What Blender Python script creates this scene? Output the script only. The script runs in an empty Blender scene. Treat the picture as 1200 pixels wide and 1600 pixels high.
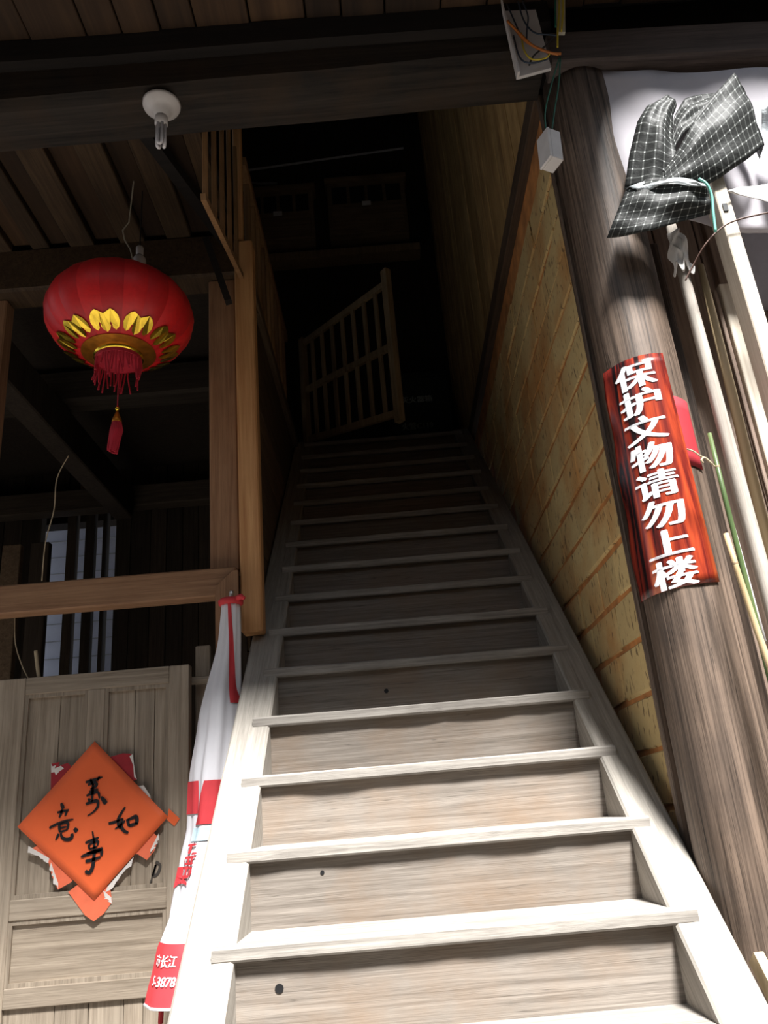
import bpy, bmesh, math, random
from mathutils import Vector, Matrix
random.seed(7)
S = bpy.context.scene
COL = S.collection
PI = math.pi

# ------------------------------------------------------------------ camera
cam_d = bpy.data.cameras.new('camera')
cam = bpy.data.objects.new('camera', cam_d); COL.objects.link(cam)
R0 = Vector((0.99656430, 0.01818804, -0.08080096))
U0 = Vector((0.08204849, -0.34988436, 0.93319289))
F0 = Vector((0.01129804, 0.93661632, 0.35017457))
m = Matrix(((R0.x, U0.x, -F0.x, 0), (R0.y, U0.y, -F0.y, 0), (R0.z, U0.z, -F0.z, 0), (0, 0, 0, 1)))
m.translation = (0, 0, 1.6114)
cam.matrix_world = m
cam_d.sensor_fit = 'VERTICAL'; cam_d.sensor_height = 36.0
cam_d.lens = 1253.29 / 1600 * 36.0
cam_d.clip_start = 0.05
S.camera = cam
# ------------------------------------------------------------------ world, sun, exposure
W = bpy.data.worlds.new('sky'); S.world = W; W.use_nodes = True
bg = W.node_tree.nodes['Background']
bg.inputs[0].default_value = (0.82, 0.90, 1.0, 1); bg.inputs[1].default_value = 1.0
sun_d = bpy.data.lights.new('sun', 'SUN'); sun_d.energy = 17.0; sun_d.angle = math.radians(12)
sun_d.color = (1.0, 0.985, 0.96)
sun = bpy.data.objects.new('sun', sun_d); COL.objects.link(sun)
EL, AZ = math.radians(58), math.radians(20)      # high, behind the viewer and a little to the right
sdir = Vector((-math.sin(AZ) * math.cos(EL), math.cos(AZ) * math.cos(EL), -math.sin(EL)))
sun.rotation_euler = sdir.to_track_quat('-Z', 'Y').to_euler()
sun.location = (1.5, -6, 9)
S.view_settings.view_transform = 'Standard'; S.view_settings.look = 'None'
S.view_settings.exposure = 0.0; S.view_settings.gamma = 1.0
S.view_settings.use_curve_mapping = False

# ------------------------------------------------------------------ materials
def new_mat(name):
    M = bpy.data.materials.new(name); M.use_nodes = True
    return M, M.node_tree, M.node_tree.nodes['Principled BSDF']
def plain(name, c, rough=0.6, metal=0.0, bump=0.0, var=0.12, scale=25.0, trans=0.0, spec=None):
    M, T, P = new_mat(name); N = T.nodes; L = T.links
    tc = N.new('ShaderNodeTexCoord'); nz = N.new('ShaderNodeTexNoise')
    nz.inputs['Scale'].default_value = scale; nz.inputs['Detail'].default_value = 5
    L.new(tc.outputs['Object'], nz.inputs['Vector'])
    cr = N.new('ShaderNodeValToRGB')
    cr.color_ramp.elements[0].position = 0.3; cr.color_ramp.elements[1].position = 0.7
    cr.color_ramp.elements[0].color = tuple(x * (1 - var) for x in c) + (1,)
    cr.color_ramp.elements[1].color = tuple(min(1, x * (1 + var)) for x in c) + (1,)
    L.new(nz.outputs['Fac'], cr.inputs[0]); L.new(cr.outputs[0], P.inputs['Base Color'])
    P.inputs['Roughness'].default_value = rough; P.inputs['Metallic'].default_value = metal
    if trans: P.inputs['Transmission Weight'].default_value = trans
    if spec is not None: P.inputs['Specular IOR Level'].default_value = spec
    if bump:
        b = N.new('ShaderNodeBump'); b.inputs['Strength'].default_value = bump; b.inputs['Distance'].default_value = 0.01
        L.new(nz.outputs['Fac'], b.inputs['Height']); L.new(b.outputs[0], P.inputs['Normal'])
    return M
def wood(name, dark, light, axis='X', rough=0.7, grain=58.0, stretch=0.035, bump=0.25, blotch=0.35, bcol=None, var=0.25, spec=0.3, crack=0.0, lo=0.45, hi=0.85):
    """grain runs along the given object axis; blotches and a per-object shade on top"""
    M, T, P = new_mat(name); N = T.nodes; L = T.links
    tc = N.new('ShaderNodeTexCoord'); oi = N.new('ShaderNodeObjectInfo')
    ad = N.new('ShaderNodeVectorMath'); ad.operation = 'ADD'
    sc = N.new('ShaderNodeMath'); sc.operation = 'MULTIPLY'; sc.inputs[1].default_value = 37.0
    L.new(oi.outputs['Random'], sc.inputs[0]); L.new(tc.outputs['Object'], ad.inputs[0]); L.new(sc.outputs[0], ad.inputs[1])
    mp = N.new('ShaderNodeMapping')
    mp.inputs['Scale'].default_value = tuple(stretch if a == axis else 1.0 for a in 'XYZ')
    L.new(ad.outputs[0], mp.inputs['Vector'])
    n1 = N.new('ShaderNodeTexNoise'); n1.inputs['Scale'].default_value = grain; n1.inputs['Detail'].default_value = 8
    n1.inputs['Roughness'].default_value = 0.65; n1.inputs['Distortion'].default_value = 0.6
    L.new(mp.outputs[0], n1.inputs['Vector'])
    n2 = N.new('ShaderNodeTexNoise'); n2.inputs['Scale'].default_value = grain * 4.5; n2.inputs['Detail'].default_value = 4
    L.new(mp.outputs[0], n2.inputs['Vector'])
    mx = N.new('ShaderNodeMath'); mx.operation = 'MULTIPLY_ADD'; mx.inputs[1].default_value = 0.35
    L.new(n2.outputs['Fac'], mx.inputs[0]); L.new(n1.outputs['Fac'], mx.inputs[2])
    cr = N.new('ShaderNodeValToRGB'); e = cr.color_ramp.elements
    e[0].position = lo; e[1].position = hi
    e[0].color = dark + (1,); e[1].color = light + (1,)
    L.new(mx.outputs[0], cr.inputs[0])
    n3 = N.new('ShaderNodeTexNoise'); n3.inputs['Scale'].default_value = 5.0; n3.inputs['Detail'].default_value = 6
    n3.inputs['Roughness'].default_value = 0.6
    L.new(ad.outputs[0], n3.inputs['Vector'])
    r3 = N.new('ShaderNodeValToRGB'); r3.color_ramp.elements[0].position = 0.42; r3.color_ramp.elements[1].position = 0.72
    r3.color_ramp.elements[0].color = (0, 0, 0, 1); r3.color_ramp.elements[1].color = (blotch,) * 3 + (1,)
    L.new(n3.outputs['Fac'], r3.inputs[0])
    mix = N.new('ShaderNodeMixRGB'); mix.inputs[2].default_value = (bcol or tuple(x * 0.55 for x in dark)) + (1,)
    L.new(r3.outputs[0], mix.inputs[0]); L.new(cr.outputs[0], mix.inputs[1])
    hs = N.new('ShaderNodeHueSaturation'); mr = N.new('ShaderNodeMapRange')
    mr.inputs['To Min'].default_value = 1 - var; mr.inputs['To Max'].default_value = 1 + var
    L.new(oi.outputs['Random'], mr.inputs['Value']); L.new(mr.outputs[0], hs.inputs['Value']); L.new(mix.outputs[0], hs.inputs['Color'])
    last = hs.outputs[0]
    if crack:
        wv = N.new('ShaderNodeTexNoise'); wv.inputs['Scale'].default_value = grain * 0.9; wv.inputs['Detail'].default_value = 2
        m2 = N.new('ShaderNodeMapping'); m2.inputs['Scale'].default_value = tuple(0.012 if a == axis else 1.0 for a in 'XYZ')
        L.new(ad.outputs[0], m2.inputs['Vector']); L.new(m2.outputs[0], wv.inputs['Vector'])
        r4 = N.new('ShaderNodeValToRGB'); q = r4.color_ramp.elements
        q[0].position = 0.492; q[0].color = (0, 0, 0, 1); q[1].position = 0.5; q[1].color = (crack,) * 3 + (1,)
        z = r4.color_ramp.elements.new(0.508); z.color = (0, 0, 0, 1)
        L.new(wv.outputs['Fac'], r4.inputs[0])
        mk = N.new('ShaderNodeMixRGB'); mk.inputs[2].default_value = tuple(x * 0.25 for x in dark) + (1,)
        L.new(r4.outputs[0], mk.inputs[0]); L.new(last, mk.inputs[1]); last = mk.outputs[0]
    L.new(last, P.inputs['Base Color'])
    b = N.new('ShaderNodeBump'); b.inputs['Strength'].default_value = bump; b.inputs['Distance'].default_value = 0.006
    L.new(mx.outputs[0], b.inputs['Height']); L.new(b.outputs[0], P.inputs['Normal'])
    P.inputs['Roughness'].default_value = rough; P.inputs['Specular IOR Level'].default_value = spec
    return M
GREY_D, GREY_L = (0.128, 0.107, 0.089), (0.27, 0.236, 0.203)
M_tread = wood('tread_wood', (0.17, 0.152, 0.134), (0.36, 0.332, 0.298), 'X', blotch=0.25, var=0.10, grain=72)
M_riser = wood('riser_wood', GREY_D, GREY_L, 'X', stretch=0.028, blotch=0.55, bcol=(0.22, 0.145, 0.09), crack=0.5, var=0.10, grain=78)
M_string = wood('stringer_wood', (0.21, 0.191, 0.166), (0.40, 0.368, 0.325), 'Y', blotch=0.2, var=0.02)
M_col = wood('column_wood', (0.035, 0.023, 0.016), (0.21, 0.150, 0.112), 'Z', lo=0.52, hi=0.80, rough=0.5, grain=62, stretch=0.022, blotch=0.5, bcol=(0.05, 0.038, 0.032), crack=0.8, spec=0.4, var=0.02)
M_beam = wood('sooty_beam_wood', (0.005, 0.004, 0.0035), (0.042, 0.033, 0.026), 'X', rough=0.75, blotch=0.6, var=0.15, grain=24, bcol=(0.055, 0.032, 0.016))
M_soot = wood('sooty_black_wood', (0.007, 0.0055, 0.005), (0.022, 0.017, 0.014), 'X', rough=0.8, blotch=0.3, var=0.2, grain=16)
M_rbeam = wood('brown_beam_wood', (0.045, 0.034, 0.03), (0.09, 0.07, 0.062), 'X', rough=0.8, blotch=0.3)
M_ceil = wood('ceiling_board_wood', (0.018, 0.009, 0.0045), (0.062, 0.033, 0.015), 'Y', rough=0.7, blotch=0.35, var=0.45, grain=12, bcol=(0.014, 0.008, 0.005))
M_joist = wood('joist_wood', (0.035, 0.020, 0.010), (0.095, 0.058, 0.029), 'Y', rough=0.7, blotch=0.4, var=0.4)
M_orange = wood('fresh_fir_wood', (0.44, 0.20, 0.075), (0.68, 0.38, 0.165), 'Z', rough=0.55, grain=30, stretch=0.04, blotch=0.12, var=0.05)
M_brownZ = wood('brown_post_wood', (0.21, 0.105, 0.055), (0.37, 0.21, 0.115), 'Z', rough=0.65, blotch=0.25, var=0.1)
M_brownX = wood('brown_rail_wood', (0.21, 0.105, 0.055), (0.37, 0.21, 0.115), 'X', rough=0.65, blotch=0.25, var=0.1)
M_doorZ = wood('door_wood_upright', (0.185, 0.145, 0.105), (0.40, 0.33, 0.255), 'Z', rough=0.75, blotch=0.3, bcol=(0.36, 0.31, 0.25), var=0.12)
M_doorX = wood('door_wood_level', (0.185, 0.145, 0.105), (0.40, 0.33, 0.255), 'X', rough=0.75, blotch=0.3, bcol=(0.36, 0.31, 0.25), var=0.12)
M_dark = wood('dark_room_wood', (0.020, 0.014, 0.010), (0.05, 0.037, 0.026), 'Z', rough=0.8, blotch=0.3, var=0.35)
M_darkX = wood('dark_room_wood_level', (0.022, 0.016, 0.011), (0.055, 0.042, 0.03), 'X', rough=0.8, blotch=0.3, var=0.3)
M_part = wood('partition_wood', (0.085, 0.055, 0.032), (0.185, 0.13, 0.082), 'Y', rough=0.7, blotch=0.3, var=0.25)
M_yplank = wood('yellow_board_wood', (0.24, 0.13, 0.045), (0.52, 0.34, 0.14), 'Z', rough=0.75, grain=10, stretch=0.08, blotch=0.45, bcol=(0.10, 0.05, 0.02), var=0.15)
M_trim = wood('dark_trim_wood', (0.030, 0.019, 0.012), (0.075, 0.048, 0.030), 'Y', rough=0.7)
M_gate = wood('gate_wood', (0.17, 0.115, 0.06), (0.33, 0.23, 0.13), 'Z', rough=0.7, var=0.15)
M_bal = wood('baluster_wood', (0.19, 0.10, 0.045), (0.34, 0.19, 0.085), 'Z', rough=0.65, var=0.2)
M_pink = wood('wall_board_wood', (0.165, 0.115, 0.09), (0.34, 0.255, 0.20), 'Z', rough=0.75, blotch=0.25, var=0.2)
M_pale = wood('planed_timber_wood', (0.50, 0.42, 0.33), (0.70, 0.63, 0.53), 'Z', rough=0.65, blotch=0.08, var=0.08)
M_greyp = wood('weathered_pole_wood', (0.26, 0.225, 0.19), (0.46, 0.42, 0.37), 'Z', rough=0.75, blotch=0.25, var=0.05)
M_bamboo = wood('dry_bamboo', (0.42, 0.30, 0.16), (0.66, 0.52, 0.32), 'Z', rough=0.4, grain=18, stretch=0.03, blotch=0.1, var=0.15, bump=0.08)
M_green = wood('green_bamboo', (0.04, 0.075, 0.025), (0.10, 0.15, 0.055), 'Z', rough=0.4, stretch=0.03, blotch=0.2, bcol=(0.22, 0.20, 0.08), var=0.05, bump=0.08)
M_node = plain('bamboo_node', (0.30, 0.22, 0.13), 0.6)
M_brickv = []
M_white = plain('white_plastic', (0.62, 0.59, 0.58), 0.45, var=0.06)
M_tube = plain('lamp_tube_glass', (0.72, 0.70, 0.72), 0.25, var=0.03)
M_red = plain('red_silk', (0.62, 0.012, 0.014), 0.5, var=0.08, scale=60)
M_red2 = plain('red_silk_dark', (0.50, 0.008, 0.011), 0.5, var=0.08, scale=60)
M_gold = plain('gold_foil', (0.85, 0.58, 0.06), 0.25, metal=1.0, var=0.2, scale=40)
M_goldd = plain('dull_gold_band', (0.45, 0.17, 0.02), 0.45, metal=0.9, var=0.3, scale=30)
M_thread = plain('red_thread', (0.42, 0.012, 0.03), 0.7)
M_paper = plain('orange_red_paper', (0.95, 0.155, 0.04), 0.65, var=0.06, scale=6, bump=0.15)
M_paper2 = plain('faded_red_paper', (0.85, 0.17, 0.08), 0.7, var=0.1, scale=20)
M_oldred = plain('old_crimson_paper', (0.36, 0.016, 0.026), 0.7, var=0.15, scale=20)
M_torn = plain('torn_white_paper', (0.75, 0.70, 0.66), 0.8)
M_ink = plain('black_ink', (0.012, 0.010, 0.012), 0.5)
M_ink2 = plain('faded_ink', (0.06, 0.05, 0.042), 0.8)
M_fab = plain('white_umbrella_cloth', (0.70, 0.69, 0.73), 0.8, var=0.05, scale=8, bump=0.1)
M_fabred = plain('red_umbrella_print', (0.56, 0.035, 0.045), 0.75, var=0.06)
M_fabblue = plain('pale_blue_print', (0.50, 0.66, 0.74), 0.75)
M_print = plain('white_print', (0.90, 0.90, 0.92), 0.4, var=0.02)
M_sheet = plain('white_sheet_cloth', (0.56, 0.53, 0.57), 0.8, var=0.06, scale=7, bump=0.3)
M_cloth = plain('cream_cloth', (0.72, 0.69, 0.66), 0.85, var=0.05, scale=10, bump=0.2)
M_wireg = plain('green_wire', (0.01, 0.11, 0.07), 0.4); M_wirey = plain('yellow_wire', (0.55, 0.42, 0.03), 0.4)
M_wireb = plain('blue_wire', (0.03, 0.045, 0.07), 0.4); M_wireo = plain('orange_wire', (0.38, 0.12, 0.02), 0.45)
M_wired = plain('dark_wire', (0.02, 0.018, 0.017), 0.5); M_wirew = plain('pale_wire', (0.5, 0.46, 0.36), 0.5)
M_rope = plain('green_nylon_rope', (0.16, 0.52, 0.42), 0.5); M_rust = plain('rusty_wire', (0.10, 0.05, 0.035), 0.6)
M_steel = plain('steel', (0.55, 0.53, 0.50), 0.35, metal=0.8)
M_straw = plain('dry_straw', (0.42, 0.34, 0.22), 0.7)
M_cab = wood('meter_cabinet_wood', (0.13, 0.09, 0.056), (0.26, 0.18, 0.11), 'X', rough=0.7, var=0.05)
M_hole = plain('dark_meter_opening', (0.012, 0.012, 0.013), 0.4)
M_pipe = plain('grey_conduit', (0.42, 0.42, 0.44), 0.5)
M_fire = plain('dark_painted_box', (0.014, 0.018, 0.017), 0.6)
M_firetext = plain('grey_stencil_paint', (0.42, 0.45, 0.44), 0.7)
M_floor = plain('stone_paving', (0.22, 0.20, 0.18), 0.85, var=0.2, scale=4, bump=0.3)
M_court = plain('unseen_wall_render', (0.10, 0.08, 0.065), 0.9, var=0.2, scale=2)  # dark, so the added courtyard walls bounce little light
M_alley = plain('pale_limewash', (0.72, 0.73, 0.85), 0.9, var=0.05, scale=9)
M_pane = plain('dusty_pane', (0.70, 0.70, 0.80), 0.3, var=0.05)
M_mortar = plain('orange_clay_mortar', (0.46, 0.19, 0.055), 0.9, var=0.35, scale=14, bump=0.4)

def brick_mat():
    M, T, P = new_mat('ochre_clay_brick'); N = T.nodes; L = T.links
    geo = N.new('ShaderNodeNewGeometry'); oi = N.new('ShaderNodeObjectInfo')
    n1 = N.new('ShaderNodeTexNoise'); n1.inputs['Scale'].default_value = 3.2; n1.inputs['Detail'].default_value = 6
    L.new(geo.outputs['Position'], n1.inputs['Vector'])
    r1 = N.new('ShaderNodeValToRGB'); e = r1.color_ramp.elements
    e[0].position = 0.45; e[0].color = (0.56, 0.41, 0.185, 1); e[1].position = 0.70; e[1].color = (0.47, 0.225, 0.065, 1)
    L.new(n1.outputs['Fac'], r1.inputs[0])
    # dark straw flecks
    mp = N.new('ShaderNodeMapping'); mp.inputs['Scale'].default_value = (1, 1, 0.35)
    L.new(geo.outputs['Position'], mp.inputs['Vector'])
    n2 = N.new('ShaderNodeTexNoise'); n2.inputs['Scale'].default_value = 62; n2.inputs['Detail'].default_value = 3
    L.new(mp.outputs[0], n2.inputs['Vector'])
    r2 = N.new('ShaderNodeValToRGB'); q = r2.color_ramp.elements
    q[0].position = 0.60; q[0].color = (0, 0, 0, 1); q[1].position = 0.68; q[1].color = (0.8, 0.8, 0.8, 1)
    L.new(n2.outputs['Fac'], r2.inputs[0])
    mx = N.new('ShaderNodeMixRGB'); mx.inputs[2].default_value = (0.085, 0.045, 0.02, 1)
    L.new(r2.outputs[0], mx.inputs[0]); L.new(r1.outputs[0], mx.inputs[1])
    hs = N.new('ShaderNodeHueSaturation'); mr = N.new('ShaderNodeMapRange')
    mr.inputs['To Min'].default_value = 0.88; mr.inputs['To Max'].default_value = 1.10
    L.new(oi.outputs['Random'], mr.inputs['Value']); L.new(mr.outputs[0], hs.inputs['Value']); L.new(mx.outputs[0], hs.inputs['Color'])
    L.new(hs.outputs[0], P.inputs['Base Color'])
    n3 = N.new('ShaderNodeTexNoise'); n3.inputs['Scale'].default_value = 30; n3.inputs['Detail'].default_value = 6
    L.new(geo.outputs['Position'], n3.inputs['Vector'])
    b = N.new('ShaderNodeBump'); b.inputs['Strength'].default_value = 0.5; b.inputs['Distance'].default_value = 0.008
    L.new(n3.outputs['Fac'], b.inputs['Height']); L.new(b.outputs[0], P.inputs['Normal'])
    P.inputs['Roughness'].default_value = 0.9
    return M
M_brick = brick_mat()
def sign_mat():
    M, T, P = new_mat('printed_rosewood_sheet'); N = T.nodes; L = T.links
    tc = N.new('ShaderNodeTexCoord'); mp = N.new('ShaderNodeMapping'); mp.inputs['Scale'].default_value = (1, 1, 0.07)
    L.new(tc.outputs['UV'], mp.inputs['Vector'])
    mp.inputs['Scale'].default_value = (1.0, 0.06, 1)
    n1 = N.new('ShaderNodeTexNoise'); n1.inputs['Scale'].default_value = 24; n1.inputs['Detail'].default_value = 6; n1.inputs['Distortion'].default_value = 1.2
    L.new(mp.outputs[0], n1.inputs['Vector'])
    r = N.new('ShaderNodeValToRGB'); e = r.color_ramp.elements
    e[0].position = 0.40; e[0].color = (0.010, 0.005, 0.006, 1)
    e[1].position = 0.74; e[1].color = (0.48, 0.105, 0.028, 1)
    z = e.new(0.48); z.color = (0.15, 0.016, 0.011, 1)
    y = e.new(0.58); y.color = (0.36, 0.048, 0.018, 1)
    L.new(n1.outputs['Fac'], r.inputs[0]); L.new(r.outputs[0], P.inputs['Base Color'])
    P.inputs['Roughness'].default_value = 0.22; P.inputs['Specular IOR Level'].default_value = 0.5
    return M
M_sign = sign_mat()
def check_mat():
    """black plastic weave with a pale grid: real printed pattern of the sheet, in its own cloth coordinates (metres)"""
    M, T, P = new_mat('checked_plastic_weave'); N = T.nodes; L = T.links
    tc = N.new('ShaderNodeTexCoord'); sp = N.new('ShaderNodeSeparateXYZ'); L.new(tc.outputs['UV'], sp.inputs[0])
    def line(out, period, width):
        a = N.new('ShaderNodeMath'); a.operation = 'DIVIDE'; a.inputs[1].default_value = period; L.new(out, a.inputs[0])
        f = N.new('ShaderNodeMath'); f.operation = 'FRACT'; L.new(a.outputs[0], f.inputs[0])
        s = N.new('ShaderNodeMath'); s.operation = 'SUBTRACT'; s.inputs[1].default_value = 0.5; L.new(f.outputs[0], s.inputs[0])
        b = N.new('ShaderNodeMath'); b.operation = 'ABSOLUTE'; L.new(s.outputs[0], b.inputs[0])
        l = N.new('ShaderNodeMath'); l.operation = 'LESS_THAN'; l.inputs[1].default_value = width; L.new(b.outputs[0], l.inputs[0])
        return l.outputs[0]
    lu = line(sp.outputs[0], 0.027, 0.075); lv = line(sp.outputs[1], 0.027, 0.075)
    ad = N.new('ShaderNodeMath'); ad.operation = 'ADD'; L.new(lu, ad.inputs[0]); L.new(lv, ad.inputs[1])
    hf = N.new('ShaderNodeMath'); hf.operation = 'MULTIPLY'; hf.inputs[1].default_value = 0.5; L.new(ad.outputs[0], hf.inputs[0])
    r = N.new('ShaderNodeValToRGB'); e = r.color_ramp.elements
    e[0].position = 0.0; e[0].color = (0.028, 0.029, 0.028, 1); e[1].position = 1.0; e[1].color = (0.72, 0.74, 0.72, 1)
    z = e.new(0.5); z.color = (0.095, 0.10, 0.095, 1)
    L.new(hf.outputs[0], r.inputs[0]); L.new(r.outputs[0], P.inputs['Base Color'])
    n = N.new('ShaderNodeTexNoise'); n.inputs['Scale'].default_value = 55; n.inputs['Detail'].default_value = 3
    L.new(tc.outputs['Object'], n.inputs['Vector'])
    b = N.new('ShaderNodeBump'); b.inputs['Strength'].default_value = 0.35; b.inputs['Distance'].default_value = 0.006
    L.new(n.outputs['Fac'], b.inputs['Height']); L.new(b.outputs[0], P.inputs['Normal'])
    P.inputs['Roughness'].default_value = 0.5; P.inputs['Specular IOR Level'].default_value = 0.10
    return M
M_check = check_mat()
M_clear = plain('crumpled_clear_plastic', (0.62, 0.66, 0.68), 0.15, bump=0.9, scale=28, trans=0.25)

# ------------------------------------------------------------------ mesh helpers
class MB:
    def __init__(s): s.v = []; s.f = []; s.uv = None
    def box(s, x0, x1, y0, y1, z0, z1):
        b = len(s.v)
        s.v += [(x0,y0,z0),(x1,y0,z0),(x1,y1,z0),(x0,y1,z0),(x0,y0,z1),(x1,y0,z1),(x1,y1,z1),(x0,y1,z1)]
        s.f += [tuple(b+i for i in q) for q in ((0,3,2,1),(4,5,6,7),(0,1,5,4),(1,2,6,5),(2,3,7,6),(3,0,4,7))]
        return s
    def hexa(s, P):           # eight corners, bottom four then top four
        b = len(s.v); s.v += [tuple(p) for p in P]
        s.f += [tuple(b+i for i in q) for q in ((0,3,2,1),(4,5,6,7),(0,1,5,4),(1,2,6,5),(2,3,7,6),(3,0,4,7))]
        return s
    def bar(s, a, b, w, d, up=(0,0,1)):
        a = Vector(a); b = Vector(b); t = (b-a).normalized(); u = Vector(up)
        if abs(t.dot(u)) > 0.95: u = Vector((0,1,0))
        p = t.cross(u).normalized(); q = p.cross(t).normalized(); P = []
        for c in (a, b):
            for i, j in ((-1,-1),(1,-1),(1,1),(-1,1)): P.append(c + p*(i*w/2) + q*(j*d/2))
        return s.hexa(P)
    def tube(s, path, r, n=10, cap=True):
        path = [Vector(p) for p in path]; rs = r if isinstance(r, (list, tuple)) else [r]*len(path)
        b0 = len(s.v); u = None
        for i, p in enumerate(path):
            t = (path[min(i+1, len(path)-1)] - path[max(i-1, 0)]).normalized()
            if u is None:
                u = Vector((0,0,1)) if abs(t.z) < 0.9 else Vector((1,0,0))
            a = (u - t*u.dot(t)).normalized(); u = a; c = t.cross(a)
            for k in range(n):
                th = 2*PI*k/n; s.v.append(tuple(p + (a*math.cos(th) + c*math.sin(th))*rs[i]))
        for i in range(len(path)-1):
            for k in range(n):
                k2 = (k+1) % n; s.f.append((b0+i*n+k, b0+i*n+k2, b0+(i+1)*n+k2, b0+(i+1)*n+k))
        if cap:
            s.f.append(tuple(b0+k for k in reversed(range(n)))); e = b0+(len(path)-1)*n
            s.f.append(tuple(e+k for k in range(n)))
        return s
    def lathe(s, prof, c, n=24):
        b = len(s.v); cx, cy, cz = c
        for r, z in prof:
            for k in range(n):
                th = 2*PI*k/n; s.v.append((cx+r*math.cos(th), cy+r*math.sin(th), cz+z))
        for i in range(len(prof)-1):
            for k in range(n):
                k2 = (k+1) % n; s.f.append((b+i*n+k, b+i*n+k2, b+(i+1)*n+k2, b+(i+1)*n+k))
        s.f.append(tuple(b+k for k in reversed(range(n)))); e = b+(len(prof)-1)*n
        s.f.append(tuple(e+k for k in range(n)))
        return s
    def grid(s, fn, nu, nv, thick=None):
        """fn(u,v)->(point, (uv)) ; open sheet"""
        b = len(s.v); uvs = []
        for j in range(nv+1):
            for i in range(nu+1):
                p, q = fn(i/nu, j/nv); s.v.append(tuple(p)); uvs.append(q)
        if s.uv is None: s.uv = {}
        for i, q in enumerate(uvs): s.uv[b+i] = q
        for j in range(nv):
            for i in range(nu):
                a = b+j*(nu+1)+i; s.f.append((a, a+1, a+nu+2, a+nu+1))
        return s
    def poly(s, pts, n, t):
        """extruded polygon: pts are 3D points, extruded by vector n*t"""
        b = len(s.v); k = len(pts); nv = Vector(n)*t
        s.v += [tuple(p) for p in pts] + [tuple(Vector(p)+nv) for p in pts]
        s.f.append(tuple(b+i for i in range(k))); s.f.append(tuple(b+k+i for i in reversed(range(k))))
        for i in range(k):
            j = (i+1) % k; s.f.append((b+j, b+i, b+k+i, b+k+j))
        return s
def wloc(o):
    p = Vector(o.location)
    while o.parent: o = o.parent; p += Vector(o.location)
    return p
def obj(name, mb, mat, parent=None, smooth=False, bevel=0.0, solid=0.0, base=False, fix=True):
    me = bpy.data.meshes.new(name)
    xs = [v[0] for v in mb.v]; ys = [v[1] for v in mb.v]; zs = [v[2] for v in mb.v]
    c = Vector(((min(xs)+max(xs))/2, (min(ys)+max(ys))/2, min(zs) if parent is None else (min(zs)+max(zs))/2))
    me.from_pydata([tuple(Vector(v)-c) for v in mb.v], [], mb.f)
    if mb.uv:
        ul = me.uv_layers.new(name='UVMap')
        for l in me.loops: ul.data[l.index].uv = mb.uv.get(l.vertex_index, (0, 0))
    if fix or bevel:
        bm = bmesh.new(); bm.from_mesh(me)
        if fix: bmesh.ops.recalc_face_normals(bm, faces=bm.faces)
        if bevel:
            bmesh.ops.bevel(bm, geom=list(bm.edges), offset=bevel, segments=1, affect='EDGES', profile=0.5)
        bm.to_mesh(me); bm.free()
    if smooth:
        for p in me.polygons: p.use_smooth = True
    me.materials.append(mat)
    o = bpy.data.objects.new(name, me); COL.objects.link(o)
    if parent: o.parent = parent; o.location = c - wloc(parent)
    else: o.location = c
    if solid:
        md = o.modifiers.new('thickness', 'SOLIDIFY'); md.thickness = solid; md.offset = 0
    return o
def thing(name, label, cat, loc, group=None, kind=None):
    o = bpy.data.objects.new(name, None); COL.objects.link(o); o.location = loc; o.empty_display_size = 0.05
    o['label'] = label; o['category'] = cat
    if group: o['group'] = group
    if kind: o['kind'] = kind
    return o
def tag(o, label, cat, group=None):
    o['label'] = label; o['category'] = cat
    if group: o['group'] = group
    return o
def struct(o, label=None):
    o['kind'] = 'structure'
    if label: o['label'] = label
    return o
def box(*a): return MB().box(*a)
def jit(a): return random.uniform(-a, a)

# ------------------------------------------------------------------ numbers of the stair
Y0, Z0, RUN, RISE = 2.0354, 1.3566, 0.21662, 0.19380      # nose of the reference tread
XL, XR = -0.400, 0.600
SL = math.atan2(RISE, RUN)
def nose(k): return Y0 + k*RUN, Z0 + k*RISE
UPZ = nose(14)[1]                                          # upper floor level, 4.07

# ------------------------------------------------------------------ setting: floor, courtyard, shell
struct(obj('floor', box(-6, 6, -7.2, 8.5, -0.12, 0.0), M_floor), 'stone paved ground')
fl = thing('wall_unseen_court', 'unseen courtyard walls added to block low sky light', 'wall', (0, -3.6, 0), kind='structure')  # walls out of view, added around the viewer to block low sky light
obj('panel', box(-4.6, 4.6, -3.7, -3.5, 0, 6.0), M_court, fl); obj('panel', box(-4.7, -4.5, -3.5, 2.0, 0, 6.0), M_court, fl)
obj('panel', box(4.5, 4.7, -3.5, 2.0, 0, 6.0), M_court, fl)

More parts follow.
